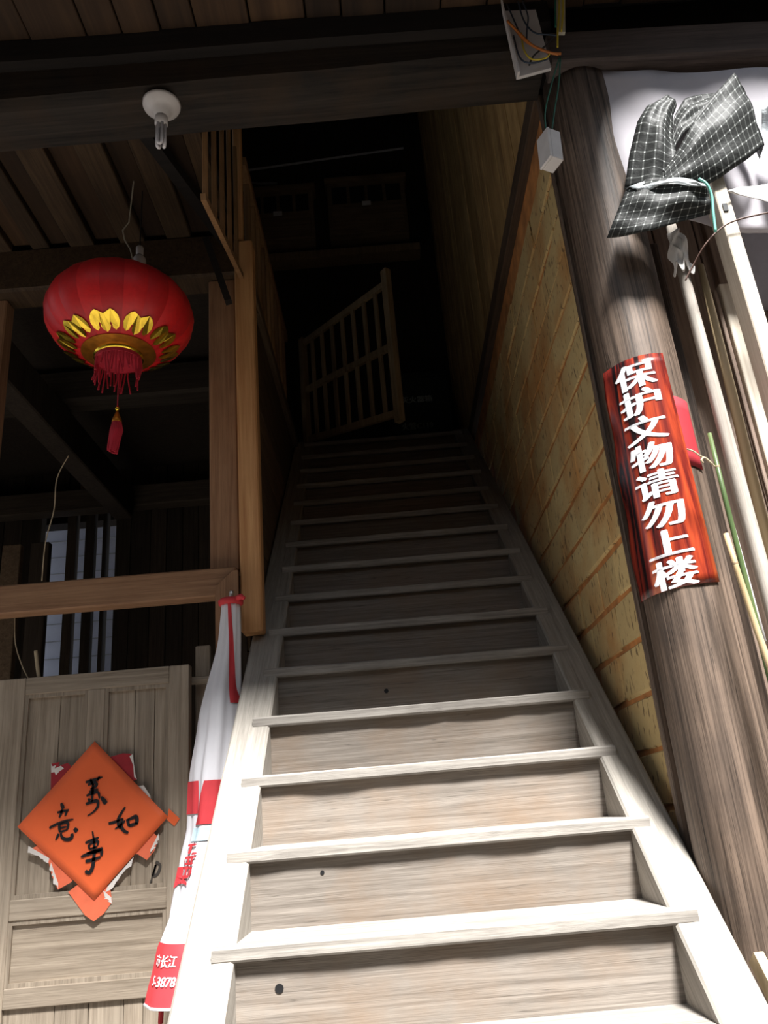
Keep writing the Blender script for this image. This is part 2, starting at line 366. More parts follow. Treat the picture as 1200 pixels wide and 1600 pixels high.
# right wall: clay bricks below the trim, boards above it
WX = 0.74
wr = struct(obj('wall_right', box(WX+0.010, WX+0.20, 2.27, 6.1, 0, 4.03), M_mortar), 'clay brick wall beside the stair')
variants = {}
def brick_mesh(L):
    h = 0.139; bm = bmesh.new()
    bmesh.ops.create_cube(bm, size=1.0)
    for v in bm.verts: v.co = Vector((v.co.x*0.05, v.co.y*L, v.co.z*h))
    bmesh.ops.bevel(bm, geom=list(bm.edges), offset=0.005, segments=1, affect='EDGES', profile=0.5)
    for v in bm.verts: v.co += Vector((jit(0.0015), jit(0.005), jit(0.004)))
    me = bpy.data.meshes.new('brick'); bm.to_mesh(me); bm.free(); me.materials.append(M_brick); return me
for L in (0.20, 0.25, 0.29, 0.33): variants[L] = [brick_mesh(L) for _ in range(3)]
zc = 1.408; row = 0
while zc < 4.02:
    y = 2.275 + (0.13 if row % 2 else 0.0) - 0.13
    z_mid = zc + 0.0775
    while y < 5.95:
        L = random.choice(list(variants)); y1 = y + L
        y0_ = y
        if y < 2.262 and y1 > 2.34: y0_ = 2.262
        if y0_ >= 2.26 and y1 < 6.05 and z_mid > Z0 + (y - Y0)*RISE/RUN - 0.05 and zc + 0.145 < 4.03:
            o = bpy.data.objects.new('brick', random.choice(variants[L])); COL.objects.link(o)
            o.parent = wr; o.location = Vector((WX + 0.0285 + jit(0.003), (y0_+y1)/2, z_mid)) - Vector(wr.location); o.scale = (1, (y1-y0_)/L, 1)
            o.rotation_euler = (jit(0.018), 0, jit(0.006))
        y = y1 + random.uniform(0.0, 0.004)
    zc += 0.155; row += 1
ru = struct(obj('wall_right', box(WX+0.03, WX+0.12, 2.26, 6.1, 4.125, 8.0), M_trim), 'yellow boarded wall above the brick')
y = 2.27
while y < 6.0:
    w = random.uniform(0.13, 0.19)
    obj('plank', box(WX+jit(0.004)-0.002, WX+0.03, y+0.002, min(y+w, 6.05)-0.002, 4.125, 8.0), M_yplank, ru, bevel=0.002)
    y += w
struct(obj('trim_1', box(WX-0.028, WX+0.03, 2.245, 6.05, 4.03, 4.125), M_trim, bevel=0.004), 'dark wooden trim board along the right wall')

# upper storey shell; unseen ceiling and front wall added to keep daylight out
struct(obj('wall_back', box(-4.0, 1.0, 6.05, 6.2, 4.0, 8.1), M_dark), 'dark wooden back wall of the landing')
struct(obj('ceiling', box(-4.0, 1.0, 2.0, 6.2, 8.0, 8.1), M_soot), 'dark unseen upper ceiling shutting out daylight')
struct(obj('wall_front', box(-4.0, 1.0, 2.06, 2.2, 4.46, 8.0), M_soot), 'dark unseen upper front wall shutting out daylight')
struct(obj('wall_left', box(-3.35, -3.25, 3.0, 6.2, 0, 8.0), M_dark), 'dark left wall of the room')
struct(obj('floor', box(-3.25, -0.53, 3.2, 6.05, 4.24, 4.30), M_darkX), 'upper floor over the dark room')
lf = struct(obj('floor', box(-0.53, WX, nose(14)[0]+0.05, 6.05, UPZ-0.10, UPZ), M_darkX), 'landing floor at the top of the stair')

# porch ceiling in front of the beams; unseen right eave cut back for light
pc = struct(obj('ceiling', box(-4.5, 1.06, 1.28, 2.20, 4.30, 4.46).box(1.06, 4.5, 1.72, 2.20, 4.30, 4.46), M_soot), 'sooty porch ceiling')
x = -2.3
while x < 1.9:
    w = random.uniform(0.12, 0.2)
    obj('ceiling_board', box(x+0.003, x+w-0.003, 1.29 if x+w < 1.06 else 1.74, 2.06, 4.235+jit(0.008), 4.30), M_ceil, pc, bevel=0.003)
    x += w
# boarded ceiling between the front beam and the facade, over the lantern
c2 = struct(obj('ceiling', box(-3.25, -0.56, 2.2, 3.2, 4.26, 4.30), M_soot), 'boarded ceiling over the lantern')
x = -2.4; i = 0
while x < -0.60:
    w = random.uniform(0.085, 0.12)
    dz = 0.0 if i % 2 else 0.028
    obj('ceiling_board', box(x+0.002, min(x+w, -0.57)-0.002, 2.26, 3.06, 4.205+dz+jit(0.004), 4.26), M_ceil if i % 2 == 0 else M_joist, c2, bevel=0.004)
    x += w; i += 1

# ------------------------------------------------------------------ staircase
st = thing('staircase', 'steep weathered grey wooden staircase climbing into the dark', 'staircase', (0.1, 0.74, 0))
def tread_mesh(seed):
    rnd = random.Random(seed); bm = bmesh.new(); n = 14
    x0, x1 = XL-0.052, XR+0.052; dep = RUN + 0.035; t = 0.034
    rows = []
    for i in range(n+1):
        x = x0 + (x1-x0)*i/n; e = 0.0035*rnd.uniform(-1, 1) if 0 < i < n else 0
        wear = 0.004*math.sin(PI*i/n)
        P = [(x, e+0.003, -t), (x, e, -t+0.005), (x, e+wear*0.4, -0.006), (x, e+0.006, -wear*0.6), (x, dep, 0), (x, dep, -t)]
        rows.append([bm.verts.new(p) for p in P])
    for i in range(n):
        for j in range(6):
            k = (j+1) % 6; bm.faces.new((rows[i][j], rows[i+1][j], rows[i+1][k], rows[i][k]))
    bm.faces.new(rows[0]); bm.faces.new(list(reversed(rows[n])))
    bmesh.ops.recalc_face_normals(bm, faces=bm.faces)
    me = bpy.data.meshes.new('tread'); bm.to_mesh(me); bm.free(); me.materials.append(M_tread); return me
tm = [tread_mesh(s) for s in range(5)]
for k in range(-6, 15):
    y, z = nose(k)
    o = bpy.data.objects.new('tread', tm[k % 5]); COL.objects.link(o); o.parent = st
    o.location = Vector((jit(0.004), y + jit(0.003), z)) - Vector(st.location); o.rotation_euler = (0, jit(0.0025), 0)
    obj('riser', box(XL-0.002, XR+0.002, y+0.024, y+0.042, z-RISE-0.002, z-0.030), M_riser, st)
for hx, hz, hr, k in ((-0.302, 1.262, 0.010, 0), (-0.213, 1.480, 0.0055, 1), (-0.012, 2.020, 0.008, 4)):
    y = nose(k)[0] + 0.0235
    obj('knot_hole', MB().tube([(hx, y-0.0012, hz), (hx, y+0.004, hz)], hr, 12), M_hole, st)
def stringer(xa, xb, name='stringer'):
    # local Y runs up the slope; the face lies along the lower edge of the noses
    me = bpy.data.meshes.new(name); bm = bmesh.new()
    ya, yb = (0.60-Y0)/math.cos(SL), (5.16-Y0)/math.cos(SL)
    d = 0.25; tb = math.tan(SL)
    n = 60; w = xb-xa; rows = []
    for i in range(n+1):
        yy = ya + (yb-ya)*i/n; h = jit(0.0012)
        rows.append([bm.verts.new(p) for p in ((-w/2, yy, -d), (w/2, yy, -d), (w/2, yy, h-0.006), (w/2-0.006, yy, h), (-w/2+0.006, yy, h), (-w/2, yy, h-0.006))])
    for i in range(n):
        for j in range(6):
            k = (j+1) % 6; bm.faces.new((rows[i][j], rows[i+1][j], rows[i+1][k], rows[i][k]))
    bm.faces.new(rows[0]); bm.faces.new(list(reversed(rows[n])))
    bmesh.ops.recalc_face_normals(bm, faces=bm.faces)
    bm.to_mesh(me); bm.free(); me.materials.append(M_string)
    o = bpy.data.objects.new(name, me); COL.objects.link(o); o.parent = st
    o.location = Vector(((xa+xb)/2, Y0, Z0-0.030)) - Vector(st.location); o.rotation_euler = (SL, 0, 0)
    return o
stringer(XL-0.122, XL); stringer(XR, XR+0.112)

# ------------------------------------------------------------------ column at the right, with what is fixed to it
CX, CY, CR = 0.833, 2.15, 0.117
mb = MB()
N = 40; ZS = [0.0, 0.25, 0.5, 0.8, 1.1, 1.4, 1.7, 2.0, 2.4, 2.8, 3.2, 3.6, 3.97]
for zi in ZS:
    for k in range(N):
        th = 2*PI*k/N; rr = CR*(1.03 - 0.012*zi) * (1 + 0.012*math.sin(3*th+0.7*zi) + 0.008*math.sin(7*th-1.3*zi))
        mb.v.append((CX+rr*math.cos(th), CY+rr*math.sin(th), zi))
for i in range(len(ZS)-1):
    for k in range(N):
        k2 = (k+1) % N; mb.f.append((i*N+k, i*N+k2, (i+1)*N+k2, (i+1)*N+k))
mb.f.append(tuple(reversed(range(N)))); mb.f.append(tuple((len(ZS)-1)*N+k for k in range(N)))
tag(obj('wooden_column', mb, M_col, smooth=True), 'thick round brown wooden column standing right of the stair', 'column')
tag(obj('corner_strip', box(0.722, 0.75, 2.235, 2.268, 0, 4.03), M_col, bevel=0.003), 'narrow vertical wooden strip between the brick wall and round column', 'strip')

def on_col(phi, z, off=0.004):
    rr = CR*(1.03-0.012*z) + off
    return (CX + rr*math.sin(phi), CY - rr*math.cos(phi), z)
D = math.radians
sg = thing('notice_sheet', 'glossy reddish wood-grain notice wrapped round the column, white Chinese characters', 'sign', (CX, CY-CR, 2.09))
def sgf(u, v):
    a0 = D(-72) + (D(-94)-D(-72))*(1-v); a1 = D(18) + (D(23)-D(18))*(1-v)
    phi = a0 + (a1-a0)*u; z = 2.093 + 0.69*v + 0.01*u
    off = 0.004
    if u < 0.22: off += 0.010*((0.22-u)/0.22)**2*(0.4+0.6*math.sin(v*9)**2)
    return on_col(phi, z, off), (u*0.22, v*0.69)
mb = MB().grid(sgf, 40, 24)
obj('sheet', mb, M_sign, sg, smooth=True, solid=0.0012, fix=False)
def text_mesh(ch, w, h, bold):
    cu = bpy.data.curves.new('glyph', 'FONT'); cu.body = ch; cu.size = 1.0; cu.offset = bold
    cu.resolution_u = 4
    o = bpy.data.objects.new('glyph', cu); COL.objects.link(o)
    dg = bpy.context.evaluated_depsgraph_get(); ev = o.evaluated_get(dg)
    me = bpy.data.meshes.new_from_object(ev)
    vs = [Vector(v.co) for v in me.vertices]; fs = [tuple(p.vertices) for p in me.polygons]
    bpy.data.objects.remove(o); bpy.data.curves.remove(cu); bpy.data.meshes.remove(me)
    if not vs: return [], []
    x0 = min(v.x for v in vs); x1 = max(v.x for v in vs); y0 = min(v.y for v in vs); y1 = max(v.y for v in vs)
    return [((v.x-(x0+x1)/2)/(x1-x0)*w, (v.y-(y0+y1)/2)/(y1-y0)*h) for v in vs], fs
def thicken(vs, fs, dx, dz=0.0, n=5):
    V = []; F = []
    for k in range(n):
        a = (k/(n-1)*2-1); b = len(V)
        V += [(x+a*dx, z+(dz if k % 2 else -dz)) for x, z in vs]; F += [tuple(i+b for i in f) for f in fs]
    return V, F
def sliced(vs, fs, step, w):
    bm = bmesh.new(); bv = [bm.verts.new((a, b, 0)) for a, b in vs]
    for f in fs:
        try: bm.faces.new([bv[i] for i in f])
        except ValueError: pass
    k = -w/2 + step
    while k < w/2:
        bmesh.ops.bisect_plane(bm, geom=bm.verts[:]+bm.edges[:]+bm.faces[:], plane_co=(k, 0, 0), plane_no=(1, 0, 0)); k += step
    bm.verts.index_update()
    r = [tuple(v.co) for v in bm.verts], [tuple(v.index for v in f.verts) for f in bm.faces]
    bm.free(); return r
chars = '保护文物请勿上楼'
for i, ch in enumerate(chars):
    w = 0.118; h = 0.077
    if ch == '上': h = 0.07
    vs, fs = text_mesh(ch, w*0.93, h, 0.0)
    if not vs: continue
    vs, fs = thicken(vs, fs, 0.0042, 0.0008)
    v3, f3 = sliced(vs, fs, 0.008, w)
    zc = 2.730 - i*0.0845; ph0 = D(-27 - 0.5*i)
    mb = MB(); mb.v = [on_col(ph0 + a/(CR*1.0), zc + b + a*0.06, 0.0062) for a, b, _ in v3]; mb.f = f3
    obj('character', mb, M_print, sg, fix=False)
def rpf(u, v):
    return on_col(D(14) + D(34)*u, 2.44 + 0.215*v - 0.01*u, 0.0022), (u, v)
tag(obj('red_paper_strip', MB().grid(rpf, 10, 6), M_oldred, smooth=True, solid=0.001, fix=False), 'torn crimson paper strip stuck on the column behind the notice', 'paper')

# ------------------------------------------------------------------ beams
def beam(name, x0, x1, y0, y1, z0, z1, mat, label, tilt=0.0, bev=0.018, cat='beam'):
    mb = MB(); n = 10; P = []
    for i in range(n+1):
        x = x0+(x1-x0)*i/n; dz = tilt*(x-x0)/(x1-x0)+jit(0.003)
        for yy, zz in ((y0+bev, z0), (y1-bev*0.4, z0), (y1, z0+bev*0.4), (y1, z1), (y0, z1), (y0, z0+bev)): mb.v.append((x, yy+jit(0.001), zz+dz))
    for i in range(n):
        for j in range(6):
            k = (j+1) % 6; mb.f.append((i*6+j, (i+1)*6+j, (i+1)*6+k, i*6+k))
    mb.f.append((5,4,3,2,1,0)); mb.f.append(tuple(n*6+j for j in range(6)))
    return tag(obj(name, mb, mat), label, cat)
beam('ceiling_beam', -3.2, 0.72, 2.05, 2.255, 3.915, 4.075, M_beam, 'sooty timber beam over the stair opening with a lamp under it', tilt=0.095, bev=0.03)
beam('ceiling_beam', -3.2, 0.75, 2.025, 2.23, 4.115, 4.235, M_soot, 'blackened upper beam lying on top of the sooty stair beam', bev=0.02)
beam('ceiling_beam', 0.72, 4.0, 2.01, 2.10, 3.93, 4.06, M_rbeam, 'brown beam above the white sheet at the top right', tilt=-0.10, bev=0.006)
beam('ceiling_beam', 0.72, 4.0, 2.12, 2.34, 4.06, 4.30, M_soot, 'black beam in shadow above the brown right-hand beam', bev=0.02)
beam('ceiling_beam', -3.2, -0.525, 3.06, 3.2, 3.985, 4.205, M_joist, 'brown facade beam behind the red lantern', bev=0.012)

# ------------------------------------------------------------------ left facade
tag(obj('wooden_post', box(-0.553, -0.468, 3.05, 3.13, 2.305, 4.16).box(-0.553, -0.512, 3.06, 3.11, 4.15, 5.0), M_orange, bevel=0.006), 'pale orange planed post standing on the left stringer', 'post')
tag(obj('wooden_post', box(-0.683, -0.562, 3.10, 3.19, 2.573, 3.985), M_brownZ, bevel=0.006), 'wide brown post beside the orange post, above the umbrella', 'post')
tag(obj('wooden_post', box(-1.74, -1.625, 3.12, 3.2, 2.572, 3.985), M_brownZ, bevel=0.006), 'dim brown post at the left picture edge above the door', 'post')
tag(obj('facade_rail', box(-3.2, -0.566, 3.04, 3.12, 2.455, 2.572), M_brownX, bevel=0.006), 'brown horizontal rail above the door, running to the posts', 'rail')
mb = MB().poly([(-0.645, 3.02, 0), (-0.556, 3.02, 0), (-0.556, 3.02, 2.548), (-0.575, 3.02, 2.548), (-0.645, 3.02, 2.485)], (0, 1, 0), 0.018)
tag(obj('jamb_board', mb, M_brownZ), 'brown jamb board with cut corner behind the umbrella tip', 'board')
tag(obj('door_jamb', box(-0.765, -0.705, 3.2, 3.26, 0, 2.30), M_doorZ, bevel=0.004), 'weathered grey door jamb standing behind the umbrella', 'jamb')
# diagonal brace under the ceiling
tag(obj('ceiling_brace', MB().bar((-0.80, 2.30, 4.17), (-0.585, 3.03, 4.15), 0.05, 0.05), M_soot), 'thin black batten crossing the boarded ceiling toward the posts', 'batten')
mb = MB().bar((-0.665, 2.98, 4.12), (-0.575, 3.02, 3.80), 0.03, 0.045)
tag(obj('corner_brace', mb, M_soot), 'short black brace between facade beam and brown post', 'brace')

# door
dr = thing('door_1', 'weathered grey panelled half door with an orange paper diamond', 'door', (-1.13, 3.12, 0.30), kind='structure')
DX0, DX1, DY0, DY1 = -1.50, -0.765, 3.10, 3.145
obj('stile', box(DX0, -1.395, DY0, DY1, 0.30, 2.21), M_doorZ, dr, bevel=0.003)
obj('stile', box(-0.842, DX1, DY0, DY1, 0.30, 2.21), M_doorZ, dr, bevel=0.003)
for z0, z1 in ((2.145, 2.21), (1.362, 1.430), (1.092, 1.155), (0.30, 0.42)):
    obj('rail', box(-1.395, -0.842, DY0+0.001, DY1, z0, z1), M_doorX, dr, bevel=0.003)
obj('muntin', box(-1.152, -1.088, DY0+0.001, DY1, 1.430, 2.145), M_doorZ, dr, bevel=0.003)
def moulding(x0, x1, z0, z1):
    mb = MB(); w = 0.014; y0, y1 = DY0+0.006, DY0+0.026
    for a in ((x0, x1, z0, z0+w), (x0, x1, z1-w, z1), (x0, x0+w, z0+w, z1-w), (x1-w, x1, z0+w, z1-w)):
        mb.box(a[0], a[1], y0, y1, a[2], a[3])
    obj('moulding', mb, M_doorZ, dr)
def boards(x0, x1, z0, z1, cuts, mat, dy=0.018):
    xs = [x0] + list(cuts) + [x1]
    for a, b in zip(xs[:-1], xs[1:]):
        obj('panel_board', box(a+0.001, b-0.001, DY0+dy+jit(0.001), DY1-0.006, z0, z1), mat, dr, bevel=0.0015)
boards(-1.395, -1.152, 1.430, 2.145, (-1.262,), M_doorZ); moulding(-1.395, -1.152, 1.430, 2.145)
boards(-1.088, -0.842, 1.430, 2.145, (-0.975, -0.90), M_doorZ); moulding(-1.088, -0.842, 1.430, 2.145)
obj('panel_board', box(-1.394, -0.843, DY0+0.016, DY1-0.006, 1.156, 1.361), M_doorX, dr, bevel=0.002); moulding(-1.395, -0.842, 1.155, 1.362)
boards(-1.395, -0.842, 0.42, 1.092, (-1.22, -1.105, -0.985, -0.92), M_doorZ, 0.014)
obj('latch_pin', MB().tube([(-0.80, 3.16, 2.155), (-0.69, 3.16, 2.155)], 0.016, 8), M_doorX, dr)
def brush(mb, pts, w0, w1, y, t=0.0006, seg=5, wm=1.0):
    """a brush stroke on a vertical plane: pts (x,z), width swelling from w0 to w1"""
    P = [Vector((p[0], p[1])) for p in pts]; Q = []
    n = len(P)
    for i in range(n-1):
        a = P[max(i-1, 0)]; b = P[i]; c = P[i+1]; d = P[min(i+2, n-1)]
        for s in range(seg):
            u = s/seg
            Q.append(0.5*((2*b) + (c-a)*u + (2*a-5*b+4*c-d)*u*u + (3*b-a-3*c+d)*u**3))
    Q.append(P[-1]); m_ = len(Q); L = []; R = []
    for i, q in enumerate(Q):
        tg = (Q[min(i+1, m_-1)] - Q[max(i-1, 0)]); tg = tg.normalized() if tg.length > 1e-9 else Vector((1, 0))
        nn = Vector((-tg.y, tg.x)); u = i/(m_-1)
        w = wm*(w0 + (w1-w0)*u) * (0.75 + 0.4*math.sin(u*PI))
        if i == m_-1: w *= 0.45
        L.append(q + nn*w/2); R.append(q - nn*w/2)
    b = len(mb.v)
    for i in range(m_): mb.v += [(L[i].x, y, L[i].y), (R[i].x, y, R[i].y)]
    for i in range(m_-1): mb.f.append((b+2*i, b+2*i+1, b+2*i+3, b+2*i+2))
    return mb
mk = MB(); brush(mk, [(-0.885, 1.515), (-0.870, 1.50), (-0.878, 1.475), (-0.893, 1.47), (-0.885, 1.505), (-0.905, 1.44), (-0.915, 1.40)], 0.012, 0.004, DY0+0.0162)
obj('ink_mark', mk, M_ink2, dr, fix=False)

# paper diamond and torn remnants
PY = DY0 - 0.004
def sheet(name, pts, y, mat, label, t=0.0012, cat='paper', parent=None, group=None):
    o = obj(name, MB().poly([(a, y, b) for a, b in pts], (0, 1, 0), t), mat, parent)
    if label: tag(o, label, cat, group)
    return o
sheet('old_paper', [(-1.277, 1.882), (-1.245, 1.886), (-1.25, 1.872), (-1.215, 1.880), (-1.13, 1.80), (-1.255, 1.72), (-1.285, 1.735), (-1.272, 1.79)], PY+0.0026, M_oldred, 'crimson scrap of old paper peeking out upper left of the diamond')
sheet('old_paper', [(-1.06, 1.888), (-1.01, 1.898), (-0.978, 1.893), (-0.970, 1.85), (-0.955, 1.80), (-1.05, 1.78), (-1.10, 1.85)], PY+0.0026, M_oldred, 'crimson scrap of old paper peeking out upper right of the diamond')
sheet('torn_paper', [(-1.188, 1.441), (-1.10, 1.50), (-1.04, 1.44), (-1.032, 1.397), (-1.06, 1.362), (-1.094, 1.341), (-1.125, 1.362)], PY+0.0026, M_paper2, 'faded orange torn corner hanging below the diamond')
sheet('torn_paper', [(-1.335, 1.592), (-1.299, 1.580), (-1.262, 1.54), (-1.25, 1.50), (-1.225, 1.452), (-1.18, 1.472), (-1.12, 1.55), (-1.26, 1.62)], PY+0.0026, M_paper2, 'faded torn strip along the lower left side of the diamond')
sheet('torn_paper', [(-1.0, 1.55), (-0.945, 1.545), (-0.913, 1.523), (-0.886, 1.552), (-0.872, 1.594), (-0.90, 1.62), (-0.98, 1.61)], PY+0.0026, M_paper2, 'orange torn flap at the lower right side of the diamond')
sheet('torn_paper', [(-0.836, 1.690), (-0.796, 1.652), (-0.815, 1.628), (-0.842, 1.652)], PY+0.0012, M_paper, 'small loose orange triangle beyond the right tip of the diamond')
# ragged white torn edges
def ragged(a, b, amp, n):
    P = []; Q = []
    for i in range(n+1):
        u = i/n; p = (a[0]+(b[0]-a[0])*u, a[1]+(b[1]-a[1])*u)
        P.append((p[0]+jit(amp), p[1]-abs(jit(amp))*1.2-0.002)); Q.append((p[0], p[1]+0.012))
    return P + list(reversed(Q))
wt = thing('paper_residue', 'ragged white torn paper edges left around the diamond', 'paper', (-1.1, PY, 1.4))
for a, b in (((-1.05, 1.435), (-0.96, 1.525)), ((-1.34, 1.592), (-1.262, 1.545)), ((-1.255, 1.53), (-1.225, 1.46)), ((-0.90, 1.545), (-0.872, 1.596)), ((-1.065, 1.425), (-1.035, 1.40))):
    sheet('torn_edge', ragged(a, b, 0.008, 9), PY+0.0018, M_torn, None, parent=wt)
sheet('torn_edge', [(-1.277, 1.884), (-1.271, 1.872), (-1.258, 1.876), (-1.262, 1.864), (-1.240, 1.872), (-1.228, 1.862), (-1.245, 1.852), (-1.256, 1.840), (-1.262, 1.852), (-1.274, 1.85)], PY+0.0018, M_torn, None, parent=wt)
sheet('torn_edge', [(-0.985, 1.885), (-0.974, 1.892), (-0.962, 1.82), (-0.955, 1.80), (-0.966, 1.81), (-0.97, 1.85)], PY+0.0018, M_torn, None, parent=wt)
sheet('torn_edge', [(-0.955, 1.775), (-0.93, 1.778), (-0.905, 1.74), (-0.902, 1.715), (-0.915, 1.735), (-0.945, 1.765)], PY+0.0018, M_torn, None, parent=wt)
pd = thing('paper_diamond', 'bright orange paper diamond with four black brush characters on the door', 'paper', (-1.11, PY, 1.41))
c = [(-1.117, 1.950), (-1.384, 1.672), (-1.094, 1.408), (-0.838, 1.662)]
def pf(u, v):
    a = Vector(c[0]).lerp(Vector(c[3]), u); b = Vector(c[1]).lerp(Vector(c[2]), u); p = a.lerp(b, v)
    wob = -0.0022*abs(math.sin(u*5+v*3))*math.sin(PI*u)*math.sin(PI*v)
    return (p.x, PY + wob, p.y), (u, v)
obj('sheet', MB().grid(pf, 14, 14), M_paper, pd, smooth=True, solid=0.0006, fix=False)
KX = 0.002352/4; KZ = 0.00210/4            # metres per traced unit on the paper
def tr(px, pz): return (-1.119 + (px-585)*0.000572 + (pz+165)*0.000030, 1.948 - (pz+165)*0.000537 - (px-585)*0.00004)
def glyph(strokes):
    mb = MB()
    for w0, w1, pts in strokes: brush(mb, [tr(*p) for p in pts], w0, w1, PY-0.0042, wm=1.45)
    obj('brush_character', mb, M_ink, pd, fix=False)
glyph([(.007,.005,[(530,105),(575,92),(640,72)]), (.006,.004,[(560,84),(570,105),(580,128)]), (.006,.004,[(620,68),(605,98)]),
       (.008,.006,[(545,122),(590,106),(598,128),(560,150)]), (.006,.005,[(552,168),(612,150)]), (.006,.006,[(578,112),(574,170),(570,235)]),
       (.007,.005,[(535,192),(606,170),(618,212)]), (.009,.004,[(530,246),(570,232),(604,228),(606,262),(580,296),(540,322)]), (.006,.012,[(628,200),(645,222),(660,246)]), (.005,.007,[(545,212),(560,225)])])
glyph([(.006,.009,[(372,238),(380,256),(388,274)]), (.006,.005,[(348,298),(385,290),(425,282)]), (.006,.005,[(378,276),(372,306),(360,332)]), (.005,.005,[(410,288),(398,322)]),
       (.007,.004,[(298,396),(345,372),(400,352),(452,342)]), (.007,.005,[(362,372),(362,398),(366,424)]), (.006,.006,[(366,374),(412,362),(416,388),(408,412)]), (.005,.004,[(368,396),(408,388)]), (.005,.004,[(368,420),(408,410)]),
       (.007,.004,[(358,432),(350,452),(338,472)]), (.006,.010,[(372,426),(378,452),(400,468),(430,466),(442,450),(440,432)]), (.008,.010,[(456,400),(466,410),(476,420)])])
glyph([(.006,.007,[(782,268),(755,308),(735,348),(738,388),(752,402)]), (.008,.004,[(674,372),(715,362),(766,340)]), (.006,.008,[(766,340),(752,378),(768,416),(798,432)]), (.006,.004,[(778,355),(748,385),(712,408)]),
       (.007,.006,[(792,344),(798,366),(802,392)]), (.007,.010,[(796,350),(826,338),(848,330),(854,352),(850,378)]), (.008,.006,[(802,388),(830,380),(858,372)])])
glyph([(.005,.010,[(572,420),(580,480),(582,540),(576,610),(566,652),(548,676),(524,664)]), (.007,.005,[(526,492),(566,476),(612,458)]), (.006,.005,[(546,502),(552,532)]), (.006,.005,[(548,502),(604,482),(600,512)]), (.005,.004,[(552,532),(602,514)]),
       (.007,.009,[(498,578),(545,560),(600,540),(636,526)]), (.006,.008,[(534,556),(580,548),(626,542),(624,574)]), (.008,.006,[(526,606),(570,596),(622,580)])])

# ------------------------------------------------------------------ closed umbrella leaning by the stringer
ZT, ZB = 2.405, 1.118
UT = [(0.0, -0.573, 2.960, 0.034), (0.10, -0.577, 2.955, 0.040), (0.34, -0.612, 2.935, 0.072), (0.50, -0.628, 2.92, 0.080), (0.61, -0.636, 2.905, 0.074), (0.70, -0.655, 2.895, 0.078), (0.78, -0.667, 2.885, 0.085), (0.90, -0.672, 2.87, 0.131), (1.0, -0.690, 2.86, 0.142)]
def ut(t):
    t = max(0.0, min(1.0, t))
    for a, b in zip(UT[:-1], UT[1:]):
        if t <= b[0]:
            u = (t-a[0])/(b[0]-a[0]); u = u*u*(3-2*u)*0.5 + u*0.5
            return [a[i]+(b[i]-a[i])*u for i in (1, 2, 3)]
    return list(UT[-1][1:])
def ur(t, th): return ut(t)[2]*(1 + (0.10*math.sin(5*th + 4*t)*min(1, t*3) + 0.05*math.sin(11*th-3*t))*(1.0 if t < 0.8 else 0.25))
um = thing('closed_umbrella', 'closed white umbrella with red trim leaning between the door and stair', 'umbrella', (-0.80, 2.82, 0))
mb = MB(); NT, NA = 44, 48
for i in range(NT+1):
    t = i/NT; ax, ay, _ = ut(t); z = ZT + (ZB-ZT)*t
    for k in range(NA):
        th = 2*PI*k/NA; r = ur(t, th); mb.v.append((ax+r*math.sin(th), ay-r*math.cos(th), z))
for i in range(NT):
    for k in range(NA):
        k2 = (k+1) % NA; mb.f.append((i*NA+k, i*NA+k2, (i+1)*NA+k2, (i+1)*NA+k))
mb.f.append(tuple(range(NA)))
obj('canopy', mb, M_fab, um, smooth=True)
def on_um(x, z, off=0.003):
    t = (z-ZT)/(ZB-ZT); ax, ay, r0 = ut(t); s = max(-0.97, min(0.97, (x-ax)/r0)); th = math.asin(s)
    r = ur(t, th)+off; return (ax+r*math.sin(th), ay-r*math.cos(th), z)
def um_patch(name, fn, mat, nu=12, nv=10):
    obj(name, MB().grid(lambda u, v: (on_um(*fn(u, v)), (u, v)), nu, nv), mat, um, smooth=True, fix=False)
def edge(s, z):
    ax, ay, r = ut((z-ZT)/(ZB-ZT)); return ax + s*r
def lin(a, b, u): return a+(b-a)*u
def zz(a, b, v): return a+(b-a)*v
um_patch('red_band', lambda u, v: (edge(lin(-.97, .97, u), zz(1.122, 1.288, v)), zz(1.122, 1.288, v)), M_fabred, 20, 8)
um_patch('red_stripe', lambda u, v: (edge(min(0.97, lin(-0.15, 0.2, u) + 0.78*(1-v)), zz(2.02, 2.40, v)), zz(2.02, 2.40, v)), M_fabred, 5, 16)
um_patch('red_block', lambda u, v: (edge(lin(-.97, -.62-.2*v*0, u)+0.14*(1-v)*u, zz(1.66, 1.765, v)), zz(1.66, 1.765, v)), M_fabred, 6, 10)
um_patch('red_block', lambda u, v: (edge(lin(-.62+.42*v, .95, u), zz(1.625, 1.762, v)), zz(1.625, 1.762, v)), M_fabred, 12, 10)
um_patch('pale_patch', lambda u, v: (edge(lin(-.7, .7, u), zz(1.575, 1.615, v)), zz(1.575, 1.615, v)), M_fabblue, 10, 4)
def um_text(s, xc, zc, w, h, mat, name='lettering', bold=0.0, shear=0.0):
    vs, fs = text_mesh(s, w, h, 0.0)
    if not vs: return
    if bold: vs, fs = thicken(vs, fs, bold, bold*0.3, 3)
    v3, f3 = sliced(vs, fs, 0.008, w)
    mb = MB(); mb.v = [on_um(xc + a + b*shear, zc + b, 0.0055) for a, b, _ in v3]; mb.f = f3
    obj(name, mb, mat, um, fix=False)
um_text('市长江', -0.748, 1.243, 0.082, 0.032, M_print, bold=0.0009, shear=0.25)
um_text('5-3878', -0.752, 1.190, 0.088, 0.025, M_print, bold=0.0008, shear=0.25)
rc = MB()
def us(px, pz): return (-0.818 + (px-80)*0.000556 - (pz-1180)*0.00004, 1.2430 + (1180-pz)*0.000545)
